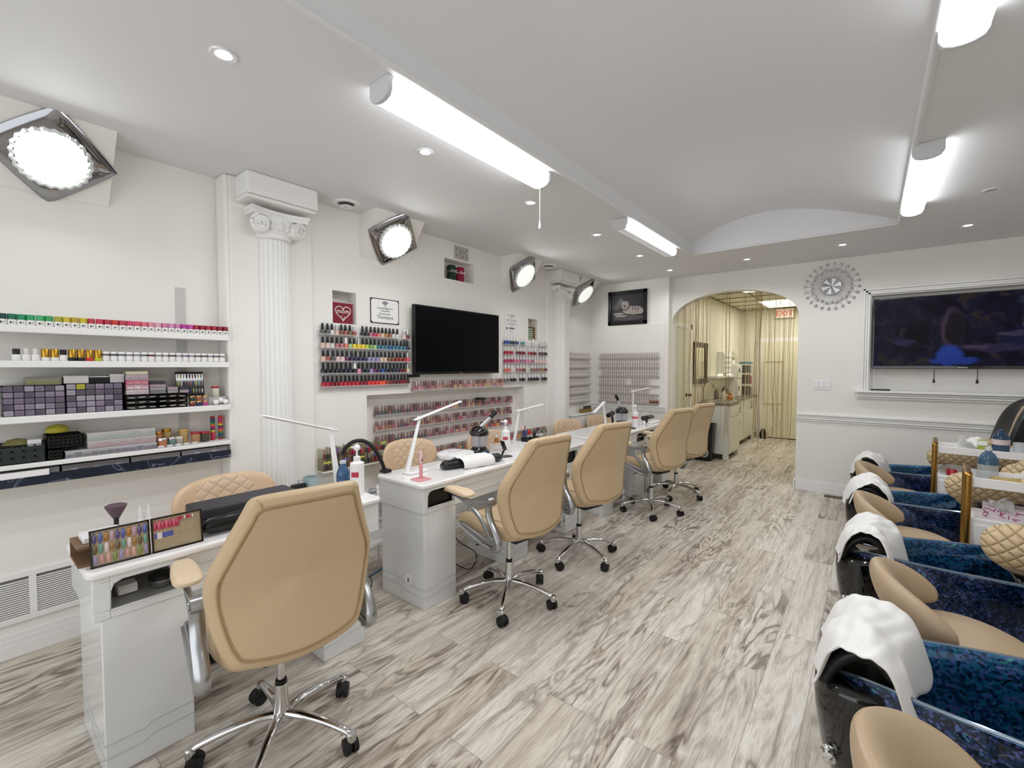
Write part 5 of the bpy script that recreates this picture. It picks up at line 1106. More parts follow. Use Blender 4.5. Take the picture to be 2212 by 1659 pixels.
pump('pump_bottle', -2.395, 2.915, ZB+.0035, .265, 'white ribbed pump bottle standing in the slotted basket', '#c23a48')
t = thing('oil_bottle', 'small amber oil bottle with white cap in the slotted basket', 'bottle', (-2.47, 2.885, ZB+.0035)); MB().lathe([(.020, 0), (.021, .07), (.018, .095), (.009, .11)], n=20).build('bottle_body', mat('amber_oil', '#a86a28', .1), t); MB().lathe([(.0215, .015), (.0215, .068)], n=20).build('paper_label', mat('label_orange', '#e9d9cc', .6), t); MB().lathe([(.010, .11), (.010, .135)], n=14).build('bottle_cap', WPLAS, t)
t = thing('small_pot', 'little pink pot in the slotted basket before the amber bottle', 'pot', (-2.475, 2.86+.0, ZB+.0035)); t.location = (-2.40, 2.86, ZB+.0035); MB().lathe([(.010, 0), (.011, .03), (.009, .034)], n=14).build('pot_body', mat('pot_pink', '#c9605e', .4), t)
t = thing('phone_stand', 'black folding phone stand beside the towelled hand rest', 'stand', (-2.25, 2.745, ZB), rz=-.3); MB().prism(rrect(0, 0, .07, .09, .012), lambda u, v: (u, v, 0), lambda u, v: (u, v, .006)).build('stand_base', BLACK, t, bevel=.002)
MB().xbox(Matrix.Translation((-.005, -.02, .045)) @ Matrix.Rotation(-.5, 4, 'X'), .012, .010, .085).build('stand_post', BLACK, t); MB().xbox(Matrix.Translation((.0, -.025, .092)) @ Matrix.Rotation(.35, 4, 'X'), .055, .006, .075).build('stand_cradle', BLACK, t)
t = thing('brush_cup', 'black cup of brushes and blue ribbons behind the basket', 'cup', (-2.40, 3.20, ZB)); MB().box(-.028, -.028, 0, .028, .028, .085).build('cup_body', BLACK, t, bevel=.003)
mb = MB(); [mb.tube([(.01*math.cos(a), .01*math.sin(a), .08), (.025*math.cos(a), .025*math.sin(a), .15+.01*i)], .004, 6) for i, a in enumerate((0, 1.2, 2.6, 4, 5.2))]; mb.build('brush_handles', mat('blue_handles', '#2a3c7c', .4), t); MB().ball((.02, .03, .13), .017, 10).build('red_pompom', mat('pompom_red', '#c8202c', .8), t); MB().ball((-.01, -.02, .165), .020, 10).build('pink_pompom', mat('pompom_pink', '#dcb6ae', .9), t)
t = thing('spray_bottle', 'clear squeeze bottle with black top beyond the basket', 'bottle', (-2.30, 3.20, ZB)); MB().lathe([(.024, 0), (.026, .06), (.018, .075)], n=20).build('bottle_body', mat('clear_fluid', '#dfe2e6', .05, alpha=.5), t); MB().lathe([(.014, .075), (.016, .10), (.009, .135), (.004, .155)], n=14).build('black_top', BLACK, t)
t = thing('foil_pile', 'crumpled clear film and black cloth on the long table behind the tan chair', 'wrap', (-2.50, 3.48, ZB)); MB().lathe([(.07, 0), (.08, .02), (.05, .045), (1e-5, .05)], n=12).build('black_cloth', BLACK, t); MB().grid(14, 6, lambda u, v: (-.04+.08*v, -.10+.22*u, .058+.012*math.sin(u*31+v*9))).build('silver_film', mat('film', '#d5d6d2', .15, .6), t, solid=.002)
# far table
pump('pump_bottle', -2.19, 5.12, ZD, .265, 'white pump bottle with red band on the far table', '#d8304a', arc=(0, 360))
t = thing('oil_bottle', 'small amber bottle with red tag behind the far pump bottle', 'bottle', (-2.27, 5.36, ZD)); MB().lathe([(.020, 0), (.021, .08), (.009, .12)], n=18).build('bottle_body', mat('amber_oil2', '#c79a6a', .1), t); MB().lathe([(.0215, .02), (.0215, .07)], n=18).build('paper_label', mat('label_pale', '#e9ded4', .6), t); MB().lathe([(.010, .12), (.010, .145)], n=12).build('bottle_cap', WPLAS, t)
for i, (x, y) in enumerate([(-2.20, 5.30), (-2.18, 5.36)]): tag(MB().lathe([(.018, 0), (.022, .05), (.020, .05), (.017, .004), (1e-5, .003)], n=18).build('plastic_cup', WPLAS, loc=(x, y, ZD)), 'little white cup beside the far pump bottle, %s the aisle' % ('closer to' if i else 'farther from'), 'cup', 'little white cups')
t = thing('polish_holder', 'black padded rest with white rings on the far table end', 'rest', (-2.25, 5.66, ZD), rz=-.1); MB().tube([(0, -.14, .05), (0, -.10, .06), (0, .1, .06), (0, .14, .05)], [.02, .045, .045, .02], 12, ry=[.012, .026, .026, .012]).build('pad', mat('black_vinyl'), t); MB().box(-.02, -.12, 0, .02, -.04, .05).build('pad_foot', BLACK, t)
mb = MB(); [mb.tube([(-.03, -.06+.06*k+.018*math.cos(a), .10+.022*math.sin(a)) for a in [2*PI*q/14 for q in range(14)]], .004, 6, closed=True) for k in range(3)]; mb.build('white_rings', WPLAS, t)
tag(MB().box(-2.19, 5.50, ZD, -2.12, 5.78, ZD+.022).build('folded_cloth', TOWEL, bevel=.006), 'folded white cloth at the aisle edge of the far table', 'cloth')
t = thing('black_canister', 'small black canister before the far steamer', 'canister', (-2.20, 4.80, ZD)); MB().lathe([(.024, 0), (.026, .004), (.026, .06), (.02, .065)], n=18).build('canister_body', GLBLACK, t)
tag(MB().prism(rrect(0, 0, .11, .07, .01), lambda u, v: (u-2.17, v+4.95, ZD), lambda u, v: (u-2.17, v+4.95, ZD+.010)).build('mobile_phone', BLACK, bevel=.003), 'black phone lying before the far steamer', 'phone')
t = thing('black_dryer', 'black handled device behind the far steamer', 'dryer', (-2.50, 5.10, ZD)); MB().cyl((0, -.07, .12), (0, .05, .14), .028, .032, 18).build('dryer_barrel', BLACK, t); MB().tube([(0, .03, .13), (0, .05, .06), (0, .06, 0)], .014, 10).build('dryer_handle', BLACK, t)
# white caddy between the tables
t = thing('side_trolley', 'slim white trolley of tubs between the first two manicure tables', 'trolley', (-2.80, 1.88, 0)); MB().box(-.13, -.14, .55, .13, .14, .556).build('tray', WPLAS, t); mb = MB(); mb.box(-.13, -.14, .25, .13, .14, .256); mb.build('lower_tray', WPLAS, t)
for a in (-1, 1):
    for b in (-1, 1): MB().box(a*.125-.006, b*.135-.006, 0, a*.125+.006, b*.135+.006, .60).build('leg', WPLAS, t)
basket('wire_caddy', -2.76, 1.88, .557, .22, .12, .05, 'white slotted caddy on the slim trolley')
screwjar(1.86, -2.76, .561, .030, .045, '25304f', 'b9bcc0', 'navy tub with silver lid in the white caddy', None, .5, .02, 'tub')
t = thing('power_strip', 'white power strip with tangled cords on the floor between the tables', 'power strip', (-2.62, 1.60, 0)); MB().box(-.03, -.10, 0, .03, .10, .035).build('strip_body', WPLAS, t, bevel=.006)
MB().box(-.02, -.06, .0355, .02, -.01, .075).build('plug', WPLAS, t, bevel=.004)
mb = MB(); mb.tube(catmull([(0, -.03, .07), (.05, -.02, .12), (.09, .03, .06), (.06, .08, .008), (0, .13, .008), (-.12, .14, .008)], 4, False), .004, 6); mb.build('cord', WPLAS, t)
MB().tube(catmull([(0, .02, .036), (.04, .05, .13), (.09, .09, .10), (.10, .04, .01), (.03, -.13, .008)], 4, False), .0035, 6).build('black_cord', BLACK, t)
hm('blue_cable', catmull([(-2.75, 1.20, .006), (-2.72, 1.6, .006), (-2.72, 1.95, .05), (-2.72, 2.2, .12)], 4, False), mat('cable_blue', '#2f6fa0', .4), None, .006); tag(bpy.data.objects['blue_cable'], 'blue cable running along the floor behind the tables', 'cable')
hm('adapter_cord', catmull([(-2.35, 2.22, .40), (-2.30, 2.25, .25), (-2.18, 2.32, .16), (-2.22, 2.30, .04), (-2.42, 2.35, .006)], 4, False), BLACK, None, .004); tag(bpy.data.objects['adapter_cord'], 'thin black cord hanging under the long table', 'cord')
tag(MB().box(-2.07, .62, .0005, -2.0, .70, .003).build('paper_scrap', WPLAS), 'scrap of white paper on the floor under the nearest chair', 'paper').rotation_euler = (0, 0, 0)
# ---------------------------------------------------------------- framed picture and far wall
t = thing('framed_picture', 'black-framed photo of a pale big cat on the end wall', 'picture', (-2.83, 6.298, 2.375)); t.rotation_euler = (0, 0, 0)
w_, h_ = .605, .50; mb = MB()
for a, b, c, d in ((-w_/2, -w_/2+.05, -h_/2, h_/2), (w_/2-.05, w_/2, -h_/2, h_/2), (-w_/2, w_/2, -h_/2, -h_/2+.05), (-w_/2, w_/2, h_/2-.05, h_/2)): mb.box(a, -.03, c, b, 0, d)
mb.build('frame', mat('picture_frame', '#101012', .3), t, bevel=.004)
PG = mat('rock_photo', '#3f3a42', .5, var=.8, bscale=14); MB().box(-.26, -.012, -.21, .26, -.008, .21).build('picture_ground', PG, t)
mb = MB(); CATM = [mat('cat_fur', '#cfc3bb', .6, var=.55, bscale=25), mat('cat_dark', '#5d5357', .6)]
BL = [0]
def blob(cx, cz, rx, rz_, n=18, m=0): BL[0] += 1; k = BL[0]*.0002; mb.mi = m; mb.prism([(cx+rx*math.cos(2*PI*i/n), cz+rz_*math.sin(2*PI*i/n)) for i in range(n)], lambda u, v: (u, -.0121-k, v), lambda u, v: (u, -.0124-k, v))
for q in [(.02, -.15, .24, .04, 18, 1), (.11, -.045, .13, .062), (.20, -.06, .05, .045), (.01, -.03, .085, .065), (-.035, .030, .075, .074, 18, 1), (-.035, .035, .055, .057, 18), (-.035, .005, .040, .030, 14), (-.075, .075, .014, .016), (.0, .078, .014, .016), (-.14, -.085, .085, .015), (-.10, -.118, .10, .012), (-.04, .02, .022, .018, 14, 1), (-.055, .045, .006, .005, 10, 1), (-.018, .047, .006, .005, 10, 1), (.09, -.02, .008, .03, 10, 1), (.13, -.02, .008, .035, 10, 1), (.17, -.03, .008, .03, 10, 1)]: blob(*q)
mb.build('pictured_cat', CATM, t)
MB().box(-.252, -.0155, -.202, .252, -.0145, .202).build('picture_glass', mat('pic_glass', '#000000', .03, alpha=.04), t)
# sunburst clock
t = thing('wall_clock', 'silver sunburst clock with crystal beads', 'clock', (-.372, 6.45, 2.435))
MB().lathe([(.098, .0), (.098, .018), (.10, .022), (.096, .024)], n=40, axis='y', M=Matrix.Rotation(PI, 3, 'Z')).build('clock_body', SILVER, t)
mb = MB()
for k in range(12): a0, a1 = 2*PI*k/12, 2*PI*(k+1)/12; mb.mi = k % 2; mb.add([(0, -.0245, 0), (.094*math.cos(a0), -.0245, .094*math.sin(a0)), (.094*math.cos(a1), -.0245, .094*math.sin(a1))], [(0, 1, 2)])
mb.build('clock_dial', [mat('dial_light', '#e2e2e2', .25, .8), mat('dial_grey', '#8b8b8b', .3, .8)], t)
for nm, a, L_ in (('hour_hand', -1.5, .042), ('minute_hand', 2.65, .078)): hm(nm, [(0, -.027, 0), (L_*math.cos(a), -.027, L_*math.sin(a))], BLACK, t, .003)
for k in range(24):
    for n_, (r, off) in enumerate(((.185, 0), (.258, .5))):
        a = 2*PI*(k+off)/24+.05; rr = r+(.010 if n_ == 0 and k % 2 else 0); c, s_ = math.cos(a), math.sin(a)
        o = hm('spoke', [(.09*c, -.010, .09*s_), ((rr-.012)*c, -.012, (rr-.012)*s_)], SILVER, t, .0018)
        MB().lathe([(.004, -.005), (.014, -.004), (.0165, .003), (.010, .010), (1e-5, .012)], (rr*c, -.012, rr*s_), 8, axis='y', M=Matrix.Rotation(PI, 3, 'Z')).build('crystal_bead', mat('crystal', '#d5d8de', .05, .85), t)
t = thing('light_switch', 'white triple light switch beside the arch', 'switch', (-.44, 6.45, 1.285)); MB().box(-.088, -.006, -.058, .088, 0, .058).build('switch_plate', WPLAS, t, bevel=.003)
for k in (-1, 0, 1):
    r = MB().box(-.017+.052*k, -.011, -.034, .017+.052*k, -.0062, .034).build('rocker', WPLAS, t, bevel=.002)
    hm('rocker_gap', [(-.018+.052*k, -.0062, -.035), (.018+.052*k, -.0062, -.035), (.018+.052*k, -.0062, .035), (-.018+.052*k, -.0062, .035)], GROOVE, t, .0014, closed=True)
# second television
t = thing('television', 'wide wall television showing a dim garden with a seated person in blue', 'television', (0, 6.45, 1.478)); TW, TH = 1.45, .765
MB().box(.015, -.055, 0, TW, .03, TH).build('casing', GLBLACK, t, bevel=.005)
MB().box(.028, -.0565, .03, TW-.013, -.0552, TH-.012).build('screen', SCREEN, t)
MB().box(.70, -.0562, .010, .77, -.0555, .018).build('badge', mat('badge_grey2', '#b9b9bb', .4), t)
MB().box(.3, .03, .1, 1.1, .095, .6).build('wall_bracket', BLACK, t)
for i, x in enumerate((.53, .85)):
    t = thing('hanging_strap', 'short black strap hanging under the garden television, %s the clock' % ('nearer' if i == 0 else 'farther from'), 'strap', (x, 6.47, 1.475), group='straps under the garden television'); hm('strap_cord', [(0, 0, 0), (.002, 0, -.06), (0, 0, -.10)], BLACK, t, .003); MB().lathe([(.004, -.10), (.010, -.125), (.012, -.14), (.004, -.145)], n=10).build('strap_tab', BLACK, t)
t = thing('remote_control', 'black remote lying on the ledge under the garden television', 'remote', (.095, 6.43, 1.2365)); MB().prism(rrect(0, 0, .17, .045, .015), lambda u, v: (u, v, 0), lambda u, v: (u, v, .016)).build('remote_body', BLACK, t, bevel=.004)
t = thing('floor_vent', 'brown slotted floor vent by the far skirting', 'vent', (-.24, 6.30, 0)); MB().box(-.14, -.05, 0.0002, .14, .05, .006).build('vent_plate', mat('vent_brown', '#5a4434', .4, .5), t); mb = MB(); [mb.box(-.13+.02*k, -.04, .0062, -.122+.02*k, .04, .007) for k in range(13)]; mb.build('vent_slots', BLACK, t)
# ---------------------------------------------------------------- back room fittings
CABM = mat('cabinet_cream', '#e6e5dc', .35); HND = mat('bronze_handle', '#8a7a55', .35, .7)
t = thing('vanity_cabinet', 'cream drawer cabinet at the front of the back room counter, end panel toward the shop', 'cabinet', (-2.215, 7.74, 0))
MB().box(0, 0, .085, .47, .74, .875).build('cabinet_body', CABM, t, bevel=.003); MB().box(0, .02, 0, .40, .72, .085).build('plinth', mat('dark_plinth', '#3a342c', .6), t)
[MB().box(.39, a, 0, .47, a+.05, .085).build('foot', CABM, t) for a in (0, .69)]
for k, (z0, z1) in enumerate([(.69, .86), (.10, .67)]):
    d = MB().box(.4705, .03, z0, .488, .71, z1).build('drawer' if k == 0 else 'cabinet_door', CABM, t, bevel=.004)
    MB().box(.4885, .08, z0+.04, .491, .66, z1-.04).build('raised_panel', CABM, d, bevel=.002)
    hm('handle', [(.489, .60, z1-.06), (.51, .60, z1-.06), (.51, .60, z1-.06-(.10 if k else .09)), (.489, .60, z1-.06-(.10 if k else .09))], HND, d, .005)
t = thing('base_cabinet', 'long run of cream base cabinets under the back room counter', 'cabinet', (-2.215, 8.50, 0))
MB().box(0, 0, .09, .31, 2.27, .875).build('cabinet_body', CABM, t); MB().box(0, 0, 0, .27, 2.27, .09).build('plinth', mat('dark_plinth'), t)
for k in range(4):
    d = MB().box(.3105, .01+.565*k, .10, .328, .555+.565*k, .865).build('cabinet_door', CABM, t, bevel=.003); y = .49+.565*k if k % 2 == 0 else .08+.565*k
    hm('handle', [(.329, y, .80), (.35, y, .80), (.35, y, .66), (.329, y, .66)], HND, d, .006)
t = thing('stone_worktop', 'grey-brown worktop running along the back room wall', 'worktop', (-2.215, 7.72, .876)); mb = MB(); mb.box(0, 0, 0, .49, .78, .035); mb.box(0, .7801, 0, .35, 3.05, .035); mb.build('slab', mat('worktop_stone', '#8d8478', .35, var=.45, bscale=70), t, bevel=.003)
t = thing('sink_tap', 'tall chrome gooseneck tap at the front end of the back room counter', 'tap', (-2.17, 7.86, .9115)); MB().lathe([(.025, 0), (.022, .03), (.013, .04)], n=18).build('tap_base', mat('tap_metal', '#8f8a7c', .2, .9), t)
MB().tube(catmull([(0, 0, .03), (0, 0, .22), (.02, 0, .30), (.07, 0, .345), (.13, 0, .33), (.155, 0, .28), (.155, 0, .24)], 4, False), .011, 10).build('spout', mat('tap_metal'), t); MB().tube([(.02, .02, .02), (.06, .05, .05)], .007, 8).build('lever', mat('tap_metal'), t)
tag(hm('basin_rail', [(-2.08, 7.78, .93), (-1.76, 7.78, .93), (-1.76, 8.34, .93), (-2.08, 8.34, .93)], mat('rail_pale', '#cfc7b2', .3), None, .009, closed=True), 'pale raised rim around the sink basin in the back room', 'basin')
bpy.data.objects['basin_rail'].location = (0, 0, -.009)
BKC = ['#c47a2c', '#e3ddd0', '#7a6a5a', '#d9cfa8', '#4c4038', '#b89a6a', '#e9e4da', '#8a8070']
BKN = ['orange', 'white', 'brown', 'cream', 'dark', 'tan', 'ivory', 'grey']
for i, (x, y, r, h) in enumerate([(-1.88, 8.40, .045, .10), (-2.03, 8.62, .035, .16), (-2.10, 8.40, .04, .20), (-2.05, 8.85, .04, .09), (-2.12, 9.0, .035, .22), (-2.03, 9.12, .04, .12), (-2.05, 9.35, .045, .06), (-2.12, 9.25, .035, .18)]):
    tag(MB().lathe([(r*.9, 0), (r, .01), (r, h*.75), (r*.55, h*.88), (r*.55, h)], n=16).build('counter_bottle', mat('ctr%d' % i, BKC[i], .35), loc=(x, y, .9115)), '%s bottle or tub standing on the back room counter' % BKN[i], 'bottle', 'tubs on the back room counter')
t = thing('fridge', 'small white two-door fridge standing on the back room counter', 'fridge', (-2.21, 9.50, .9115)); MB().box(0, 0, 0, .20, .36, .63).build('fridge_body', CABM, t, bevel=.008); 
for z0, z1 in ((.01, .35), (.36, .62)): d = MB().box(.2005, .01, z0, .22, .35, z1).build('fridge_door', CABM, t, bevel=.006); MB().box(.241, .05, z0+.12, .226, .07, z0+.2).build('handle', BLACK, d)
t = thing('wire_rack', 'wire rack of boxed supplies at the end of the back room counter', 'rack', (-2.09, 9.98, .9115)); mb = MB()
for a, b in ((0, 0), (.22, 0), (0, .3), (.22, .3)): mb.tube([(a, b, 0), (a, b, .64)], .005, 6)
for z in (.02, .24, .46): mb.box(0, 0, z, .22, .3, z+.006)
mb.build('wire_frame', mat('rack_wire', '#b9b6ae', .3, .6), t)
for i, (y, z, h, c, nm) in enumerate([(10.30, .027, .17, '#3a3a3c', 'dark'), (10.45, .027, .15, '#8f8a86', 'grey'), (10.30, .247, .18, '#4a3c3a', 'brown'), (10.42, .247, .15, '#b8484a', 'red'), (10.32, .467, .15, '#3c4a52', 'slate')]):
    y -= .255; tag(MB().box(-2.05, y-.05, .9115+z, -1.88, y+.05, .9115+z+h).build('supply_box', mat('sup%d' % i, c, .5), bevel=.003), '%s supply box on the wire rack in the back room' % nm, 'box', 'supply boxes on the wire rack')
tag(MB().box(-2.08, 10.0, 1.556, -1.88, 10.26, 1.60).build('blue_tray', mat('blue_tray_m', '#4f8a96', .5), bevel=.004), 'blue-green tray on top of the wire rack', 'tray')
t = thing('flower_bunch', 'white artificial flowers standing above the small fridge', 'flowers', (-2.12, 9.68, 1.5425)); MB().lathe([(.03, 0), (.04, .05), (.025, .09)], n=16).build('vase', WPLAS, t)
mb = MB(); rr_ = random.Random(3)
for k in range(16):
    a = rr_.uniform(0, 6.28); r = rr_.uniform(.03, .14); z = rr_.uniform(.14, .30); mb.tube([(0, 0, .07), (r*.4*math.cos(a), r*.4*math.sin(a), z*.7), (r*math.cos(a)*.5, r*math.sin(a), z)], .0015, 4)
mb.build('stems', mat('stem_green', '#7d8a5a', .6), t); mb = MB(); rr_ = random.Random(3)
for k in range(16):
    a = rr_.uniform(0, 6.28); r = rr_.uniform(.03, .14); z = rr_.uniform(.14, .30)
    for q in range(5): b = 2*PI*q/5; mb.ball((r*math.cos(a)*.5+.008, r*math.sin(a)+.014*math.cos(b), z+.014*math.sin(b)), .010, 6)
mb.build('blossoms', mat('blossom', '#efece0', .7), t)
t = thing('wall_shelf', 'cream shelf with round lights over the back room counter', 'shelf', (-2.2195, 8.27, 1.30)); MB().box(0, 0, 0, .17, 1.40, .035).build('board', CABM, t, bevel=.003)
for k in range(2): MB().lathe([(.02, 0), (.05, .006), (.055, .02), (.03, .035), (1e-5, .04)], (.10, .45+.62*k, .0355), 18).build('round_light', mat('warm_puck', '#ffffff', .4, emit='#fff1cf', es=1.2), t)
t = thing('mirror_cabinet', 'cream glass-front cabinet of folded towels on the back room wall', 'cabinet', (-2.2195, 8.90, 1.36)); MB().box(0, 0, 0, .10, .55, .42).build('cabinet_body', CABM, t, bevel=.003)
for r in range(4): MB().box(.1002, .03, .03+.095*r, .125, .52, .105+.095*r).build('folded_towel', TOWEL, t, bevel=.008)
t = thing('wall_mirror', 'dark-framed upright mirror beside the white door', 'mirror', (-2.2195, 7.80, 1.56)); mb = MB()
for a, b, c, d in ((-.36, -.28, -.34, .34), (.28, .36, -.34, .34), (-.36, .36, -.34, -.26), (-.36, .36, .26, .34)): mb.box(0, a, c, .03, b, d)
mb.build('mirror_frame', mat('dark_wood_frame', '#2a2320', .5, var=.4), t); MB().box(.001, -.28, -.26, .010, .28, .26).build('mirror_glass', mat('mirror_silver', '#dcdcd2', .02, 1), t)
t = thing('waste_bin', 'tall black waste bin against the cream drawer cabinet', 'bin', (-2.06, 7.57, 0)); MB().loft([[(u*g, v*g, z) for u, v in rrect(0, 0, .30, .26, .04)] for g, z in ((.82, 0), (1, .56), (1.03, .565), (1.03, .59), (.95, .59), (.93, .3))]).build('bin_body', mat('bin_black', '#0a0a0b', .35), t)
MB().box(.126, -.04, .36, .130, .03, .45).build('bin_sticker', mat('sticker_grey', '#8f9a98', .5), t)
t = thing('exit_sign', 'white exit sign with red letters over the back room door', 'sign', (-1.40, 10.75, 2.50)); MB().box(-.17, -.03, 0, .17, .03, .20).build('sign_case', mat('exit_case', '#d9d2bd', .4), t, bevel=.005)
MB().box(-.155, -.032, .015, .155, -.0302, .185).build('sign_face', mat('exit_face', '#f0dccb', .4, emit='#ffd9c4', es=.5), t); text('lettering', 'EXIT', .15, mat('exit_red', '#c0202a', .4, emit='#d02530', es=.8), t, (0, -.0325, .045), (PI/2, 0, 0))
t = thing('floor_cup', 'small cream pot on the floor by the back room door', 'pot', (-1.90, 10.4, 0)); MB().lathe([(.04, 0), (.055, .09), (.06, .10)], n=16).build('pot_body', CABM, t)
tag(MB().lathe([(.06, 0), (.07, .1), (.03, .2), (1e-5, .21)], n=12).build('black_door_stop', BLACK, loc=(-1.72, 10.6, 0)), 'black cone-shaped stopper on the floor by the exit door', 'stopper')
# string curtain hanging in the arch: nobody could count the strands
mb = MB(); rs = random.Random(11)
xs_ = []
while len(xs_) < 105:
    u = rs.random(); x = AX0+.03+(AX1-AX0-.06)*u; dens = .35+.65*(math.exp(-((x+1.90)/.16)**2)+math.exp(-((x+1.12)/.13)**2)+.6*math.exp(-((x+.86)/.08)**2))
    if rs.random() < dens: xs_.append(x)
for x in xs_:
    y = 6.52+rs.uniform(-.03, .03); zt = arch_z(min(max(x, AX0+.01), AX1-.01))-.004; zb = rs.uniform(.50, .62) if x > -1.7 else rs.choice([rs.uniform(.46, .60), rs.uniform(.62, .9)])
    dx = rs.uniform(-.015, .015); n = 9
    mb.mi = rs.randrange(3)
    mb.tube([(x+dx*(q/n)**1.5+.004*math.sin(q*1.7+x*40), y+.003*math.sin(q*2.1+x*9), zt+(zb-zt)*q/n) for q in range(n+1)], rs.choice([.0014, .0018, .0026]), 5)
for k in range(9):      # looped strands gathered at both jambs
    x0 = rs.uniform(-2.05, -1.75) if k < 5 else rs.uniform(-1.05, -.85); mb.mi = k % 3; sx = -1 if k < 5 else 1
    mb.tube(catmull([(x0, 6.50, 2.3), (x0+.02*sx, 6.49, 1.6), (x0+.05*sx, 6.50, 1.0), (x0+.14*sx if k < 5 else x0+.08, 6.52, .78), (x0+.05*sx, 6.53, .72), (x0-.03*sx, 6.50, .60)], 4, False), .0018, 5)
o = mb.build('string_curtain', [mat('string_gold', '#b49a68', .55), mat('string_cream', '#d9cba4', .6), mat('string_brown', '#937748', .55)]); tag(o, 'gold string curtain hanging in the arch opening', 'string curtain', kind='stuff')
# ---------------------------------------------------------------- pedicure row
def tub_outline(g=1, sx=1, x0=-.10, L=1.45, W=.275, n=40):
    out = []
    for i in range(n):
        a = 2*PI*i/n; c, s_ = math.cos(a), math.sin(a); px = math.copysign(abs(c)**.85, c); py = math.copysign(abs(s_)**.8, s_)
        out.append((L/2*px*g+L/2, W*py*g*(.80+.20*min(1, (px+1)/1.1))))
    return out
def pedicure():
    t = thing('pedicure_chair', 'x', 'pedicure chair', (0, 0, 0))
    O = tub_outline(); cx = .725
    def ring(g, z, wig=0, cxx=cx): return [(cxx+(u-cxx)*g, v*g, z(u) if callable(z) else z) for u, v in O]
    rim = lambda u: .50+.05*max(0, (u-.2))-.05*max(0, (.15-u)/.15)
    MB().loft([ring(.78, .0), ring(.80, .04), ring(.90, .20), ring(.97, .38), ring(1.0, lambda u: rim(u)-.03), ring(1.0, rim)], cap=False).build('tub_shell', TUBOUT, t, sub=1)
    b = MB().loft([ring(1.0, rim), ring(.985, lambda u: rim(u)+.012), ring(.95, lambda u: rim(u)+.010), ring(.90, lambda u: rim(u)-.04), ring(.80, .34), ring(.68, .24), ring(.3, .21)], cap=False)
    b.add([(cx+(u-cx)*.3, v*.3, .21) for u, v in O], [tuple(range(len(O)))]); b.build('foot_basin', TUBIN, t, sub=1)
    MB().tube([(u, v, z+.008) for u, v, z in ring(.992, rim)], .006, 6, closed=True).build('rim_edge', mat('pearl_rim', '#7a8a9a', .12, .7, coat=1), t)
    # black nose and arched foot rest at the aisle end
    nose = [(u, v) for u, v in tub_outline(1.012) if u < .22]; nose.sort(key=lambda p: math.atan2(p[1], p[0]-.24))
    MB().loft([[(.23+(u-.23)*g, v*g, z) for u, v in rrect(.11, 0, .24, .40, .11, 6)] for g, z in ((.72, .06), (.9, .18), (1.0, .36), (1.0, .452), (.92, .47), (.5, .475), (.05, .475))]).build('black_nose', GLBLACK, t, sub=1)
    mb = MB(); mb.grid(17, 9, lambda u, v: (.025+.215*u, -.17+.34*v, .455+.125*math.sin(PI*u)**.75)); mb.build('foot_rest', BLACK, t, solid=.03)
    MB().lathe([(.004, 0), (.020, .004), (.020, .02), (.028, .03), (.02, .045), (1e-5, .046)], (.045, -.20, .22), 14, axis='y').build('chrome_knob', CHROME, t)
    # throne on top of the shell
    so = catmull([(.62, -.2), (.60, 0), (.62, .2), (.80, .25), (1.02, .24), (1.10, 0), (1.02, -.24), (.80, -.25)], 3)
    cushion(so, .13, lambda u, v, d: (u, v, .60+d), (.85, 0)).build('seat', STOOLT, t, sub=1)
    MB().box(.66, -.22, .44, 1.2, .22, .545).build('seat_base', GLBLACK, t, bevel=.02)
    for s_ in (-1, 1):
        y = .31*s_
        x0 = .53 if s_ < 0 else .88; P = [(x0, y, .70), (x0+.012, y, .702), (x0+.04, y, .705), (x0+.08, y, .708), (x0+.13, y, .712), (1.05, y, .76), (1.12, y, .77)]; n = len(P)
        rr = [(.02, .055, .085, .10, .105)[i] if i < 5 else .106 for i in range(n)]
        MB().tube(P, [r*.80 for r in rr], 18, ry=rr).build('armrest', ARMQ, t, sub=1)
        MB().box(x0+.15, y-.05, .50, 1.15, y+.05, .66).build('arm_support', GLBLACK, t, bevel=.02)
    bo = catmull([(-.25, .62), (-.27, .85), (-.25, 1.08), (-.17, 1.20), (0, 1.23), (.17, 1.20), (.25, 1.08), (.27, .85), (.25, .62), (0, .60)], 3)
    cushion(bo, .12, lambda u, v, d: (1.08+.22*(v-.6)-.5*u*u+d, u, v), (0, .9)).build('backrest', STOOLT, t, sub=1)
    cushion([(u*1.22, .9+(v-.9)*1.06) for u, v in bo], .13, lambda u, v, d: (1.10+.20*(v-.6)-1.1*u*u+d, u, v), (0, .9)).build('back_shell', BLACK, t, sub=1)
    return t
pc = pedicure()
PY = [1.95, 3.20, 4.45, 5.68]
PL = ['blue glazed pedicure tub chair nearest the photographer', 'blue glazed pedicure tub chair, second from the photographer', 'blue glazed pedicure tub chair beyond the gold-tray trolley', 'blue glazed pedicure tub chair nearest the clock wall']
for i, y in enumerate(PY):
    o = pc if i == 0 else dup(pc, PL[i]); o['label'] = PL[i]; o['group'] = 'blue pedicure tub chairs'; o.location = (-.12, y, 0)
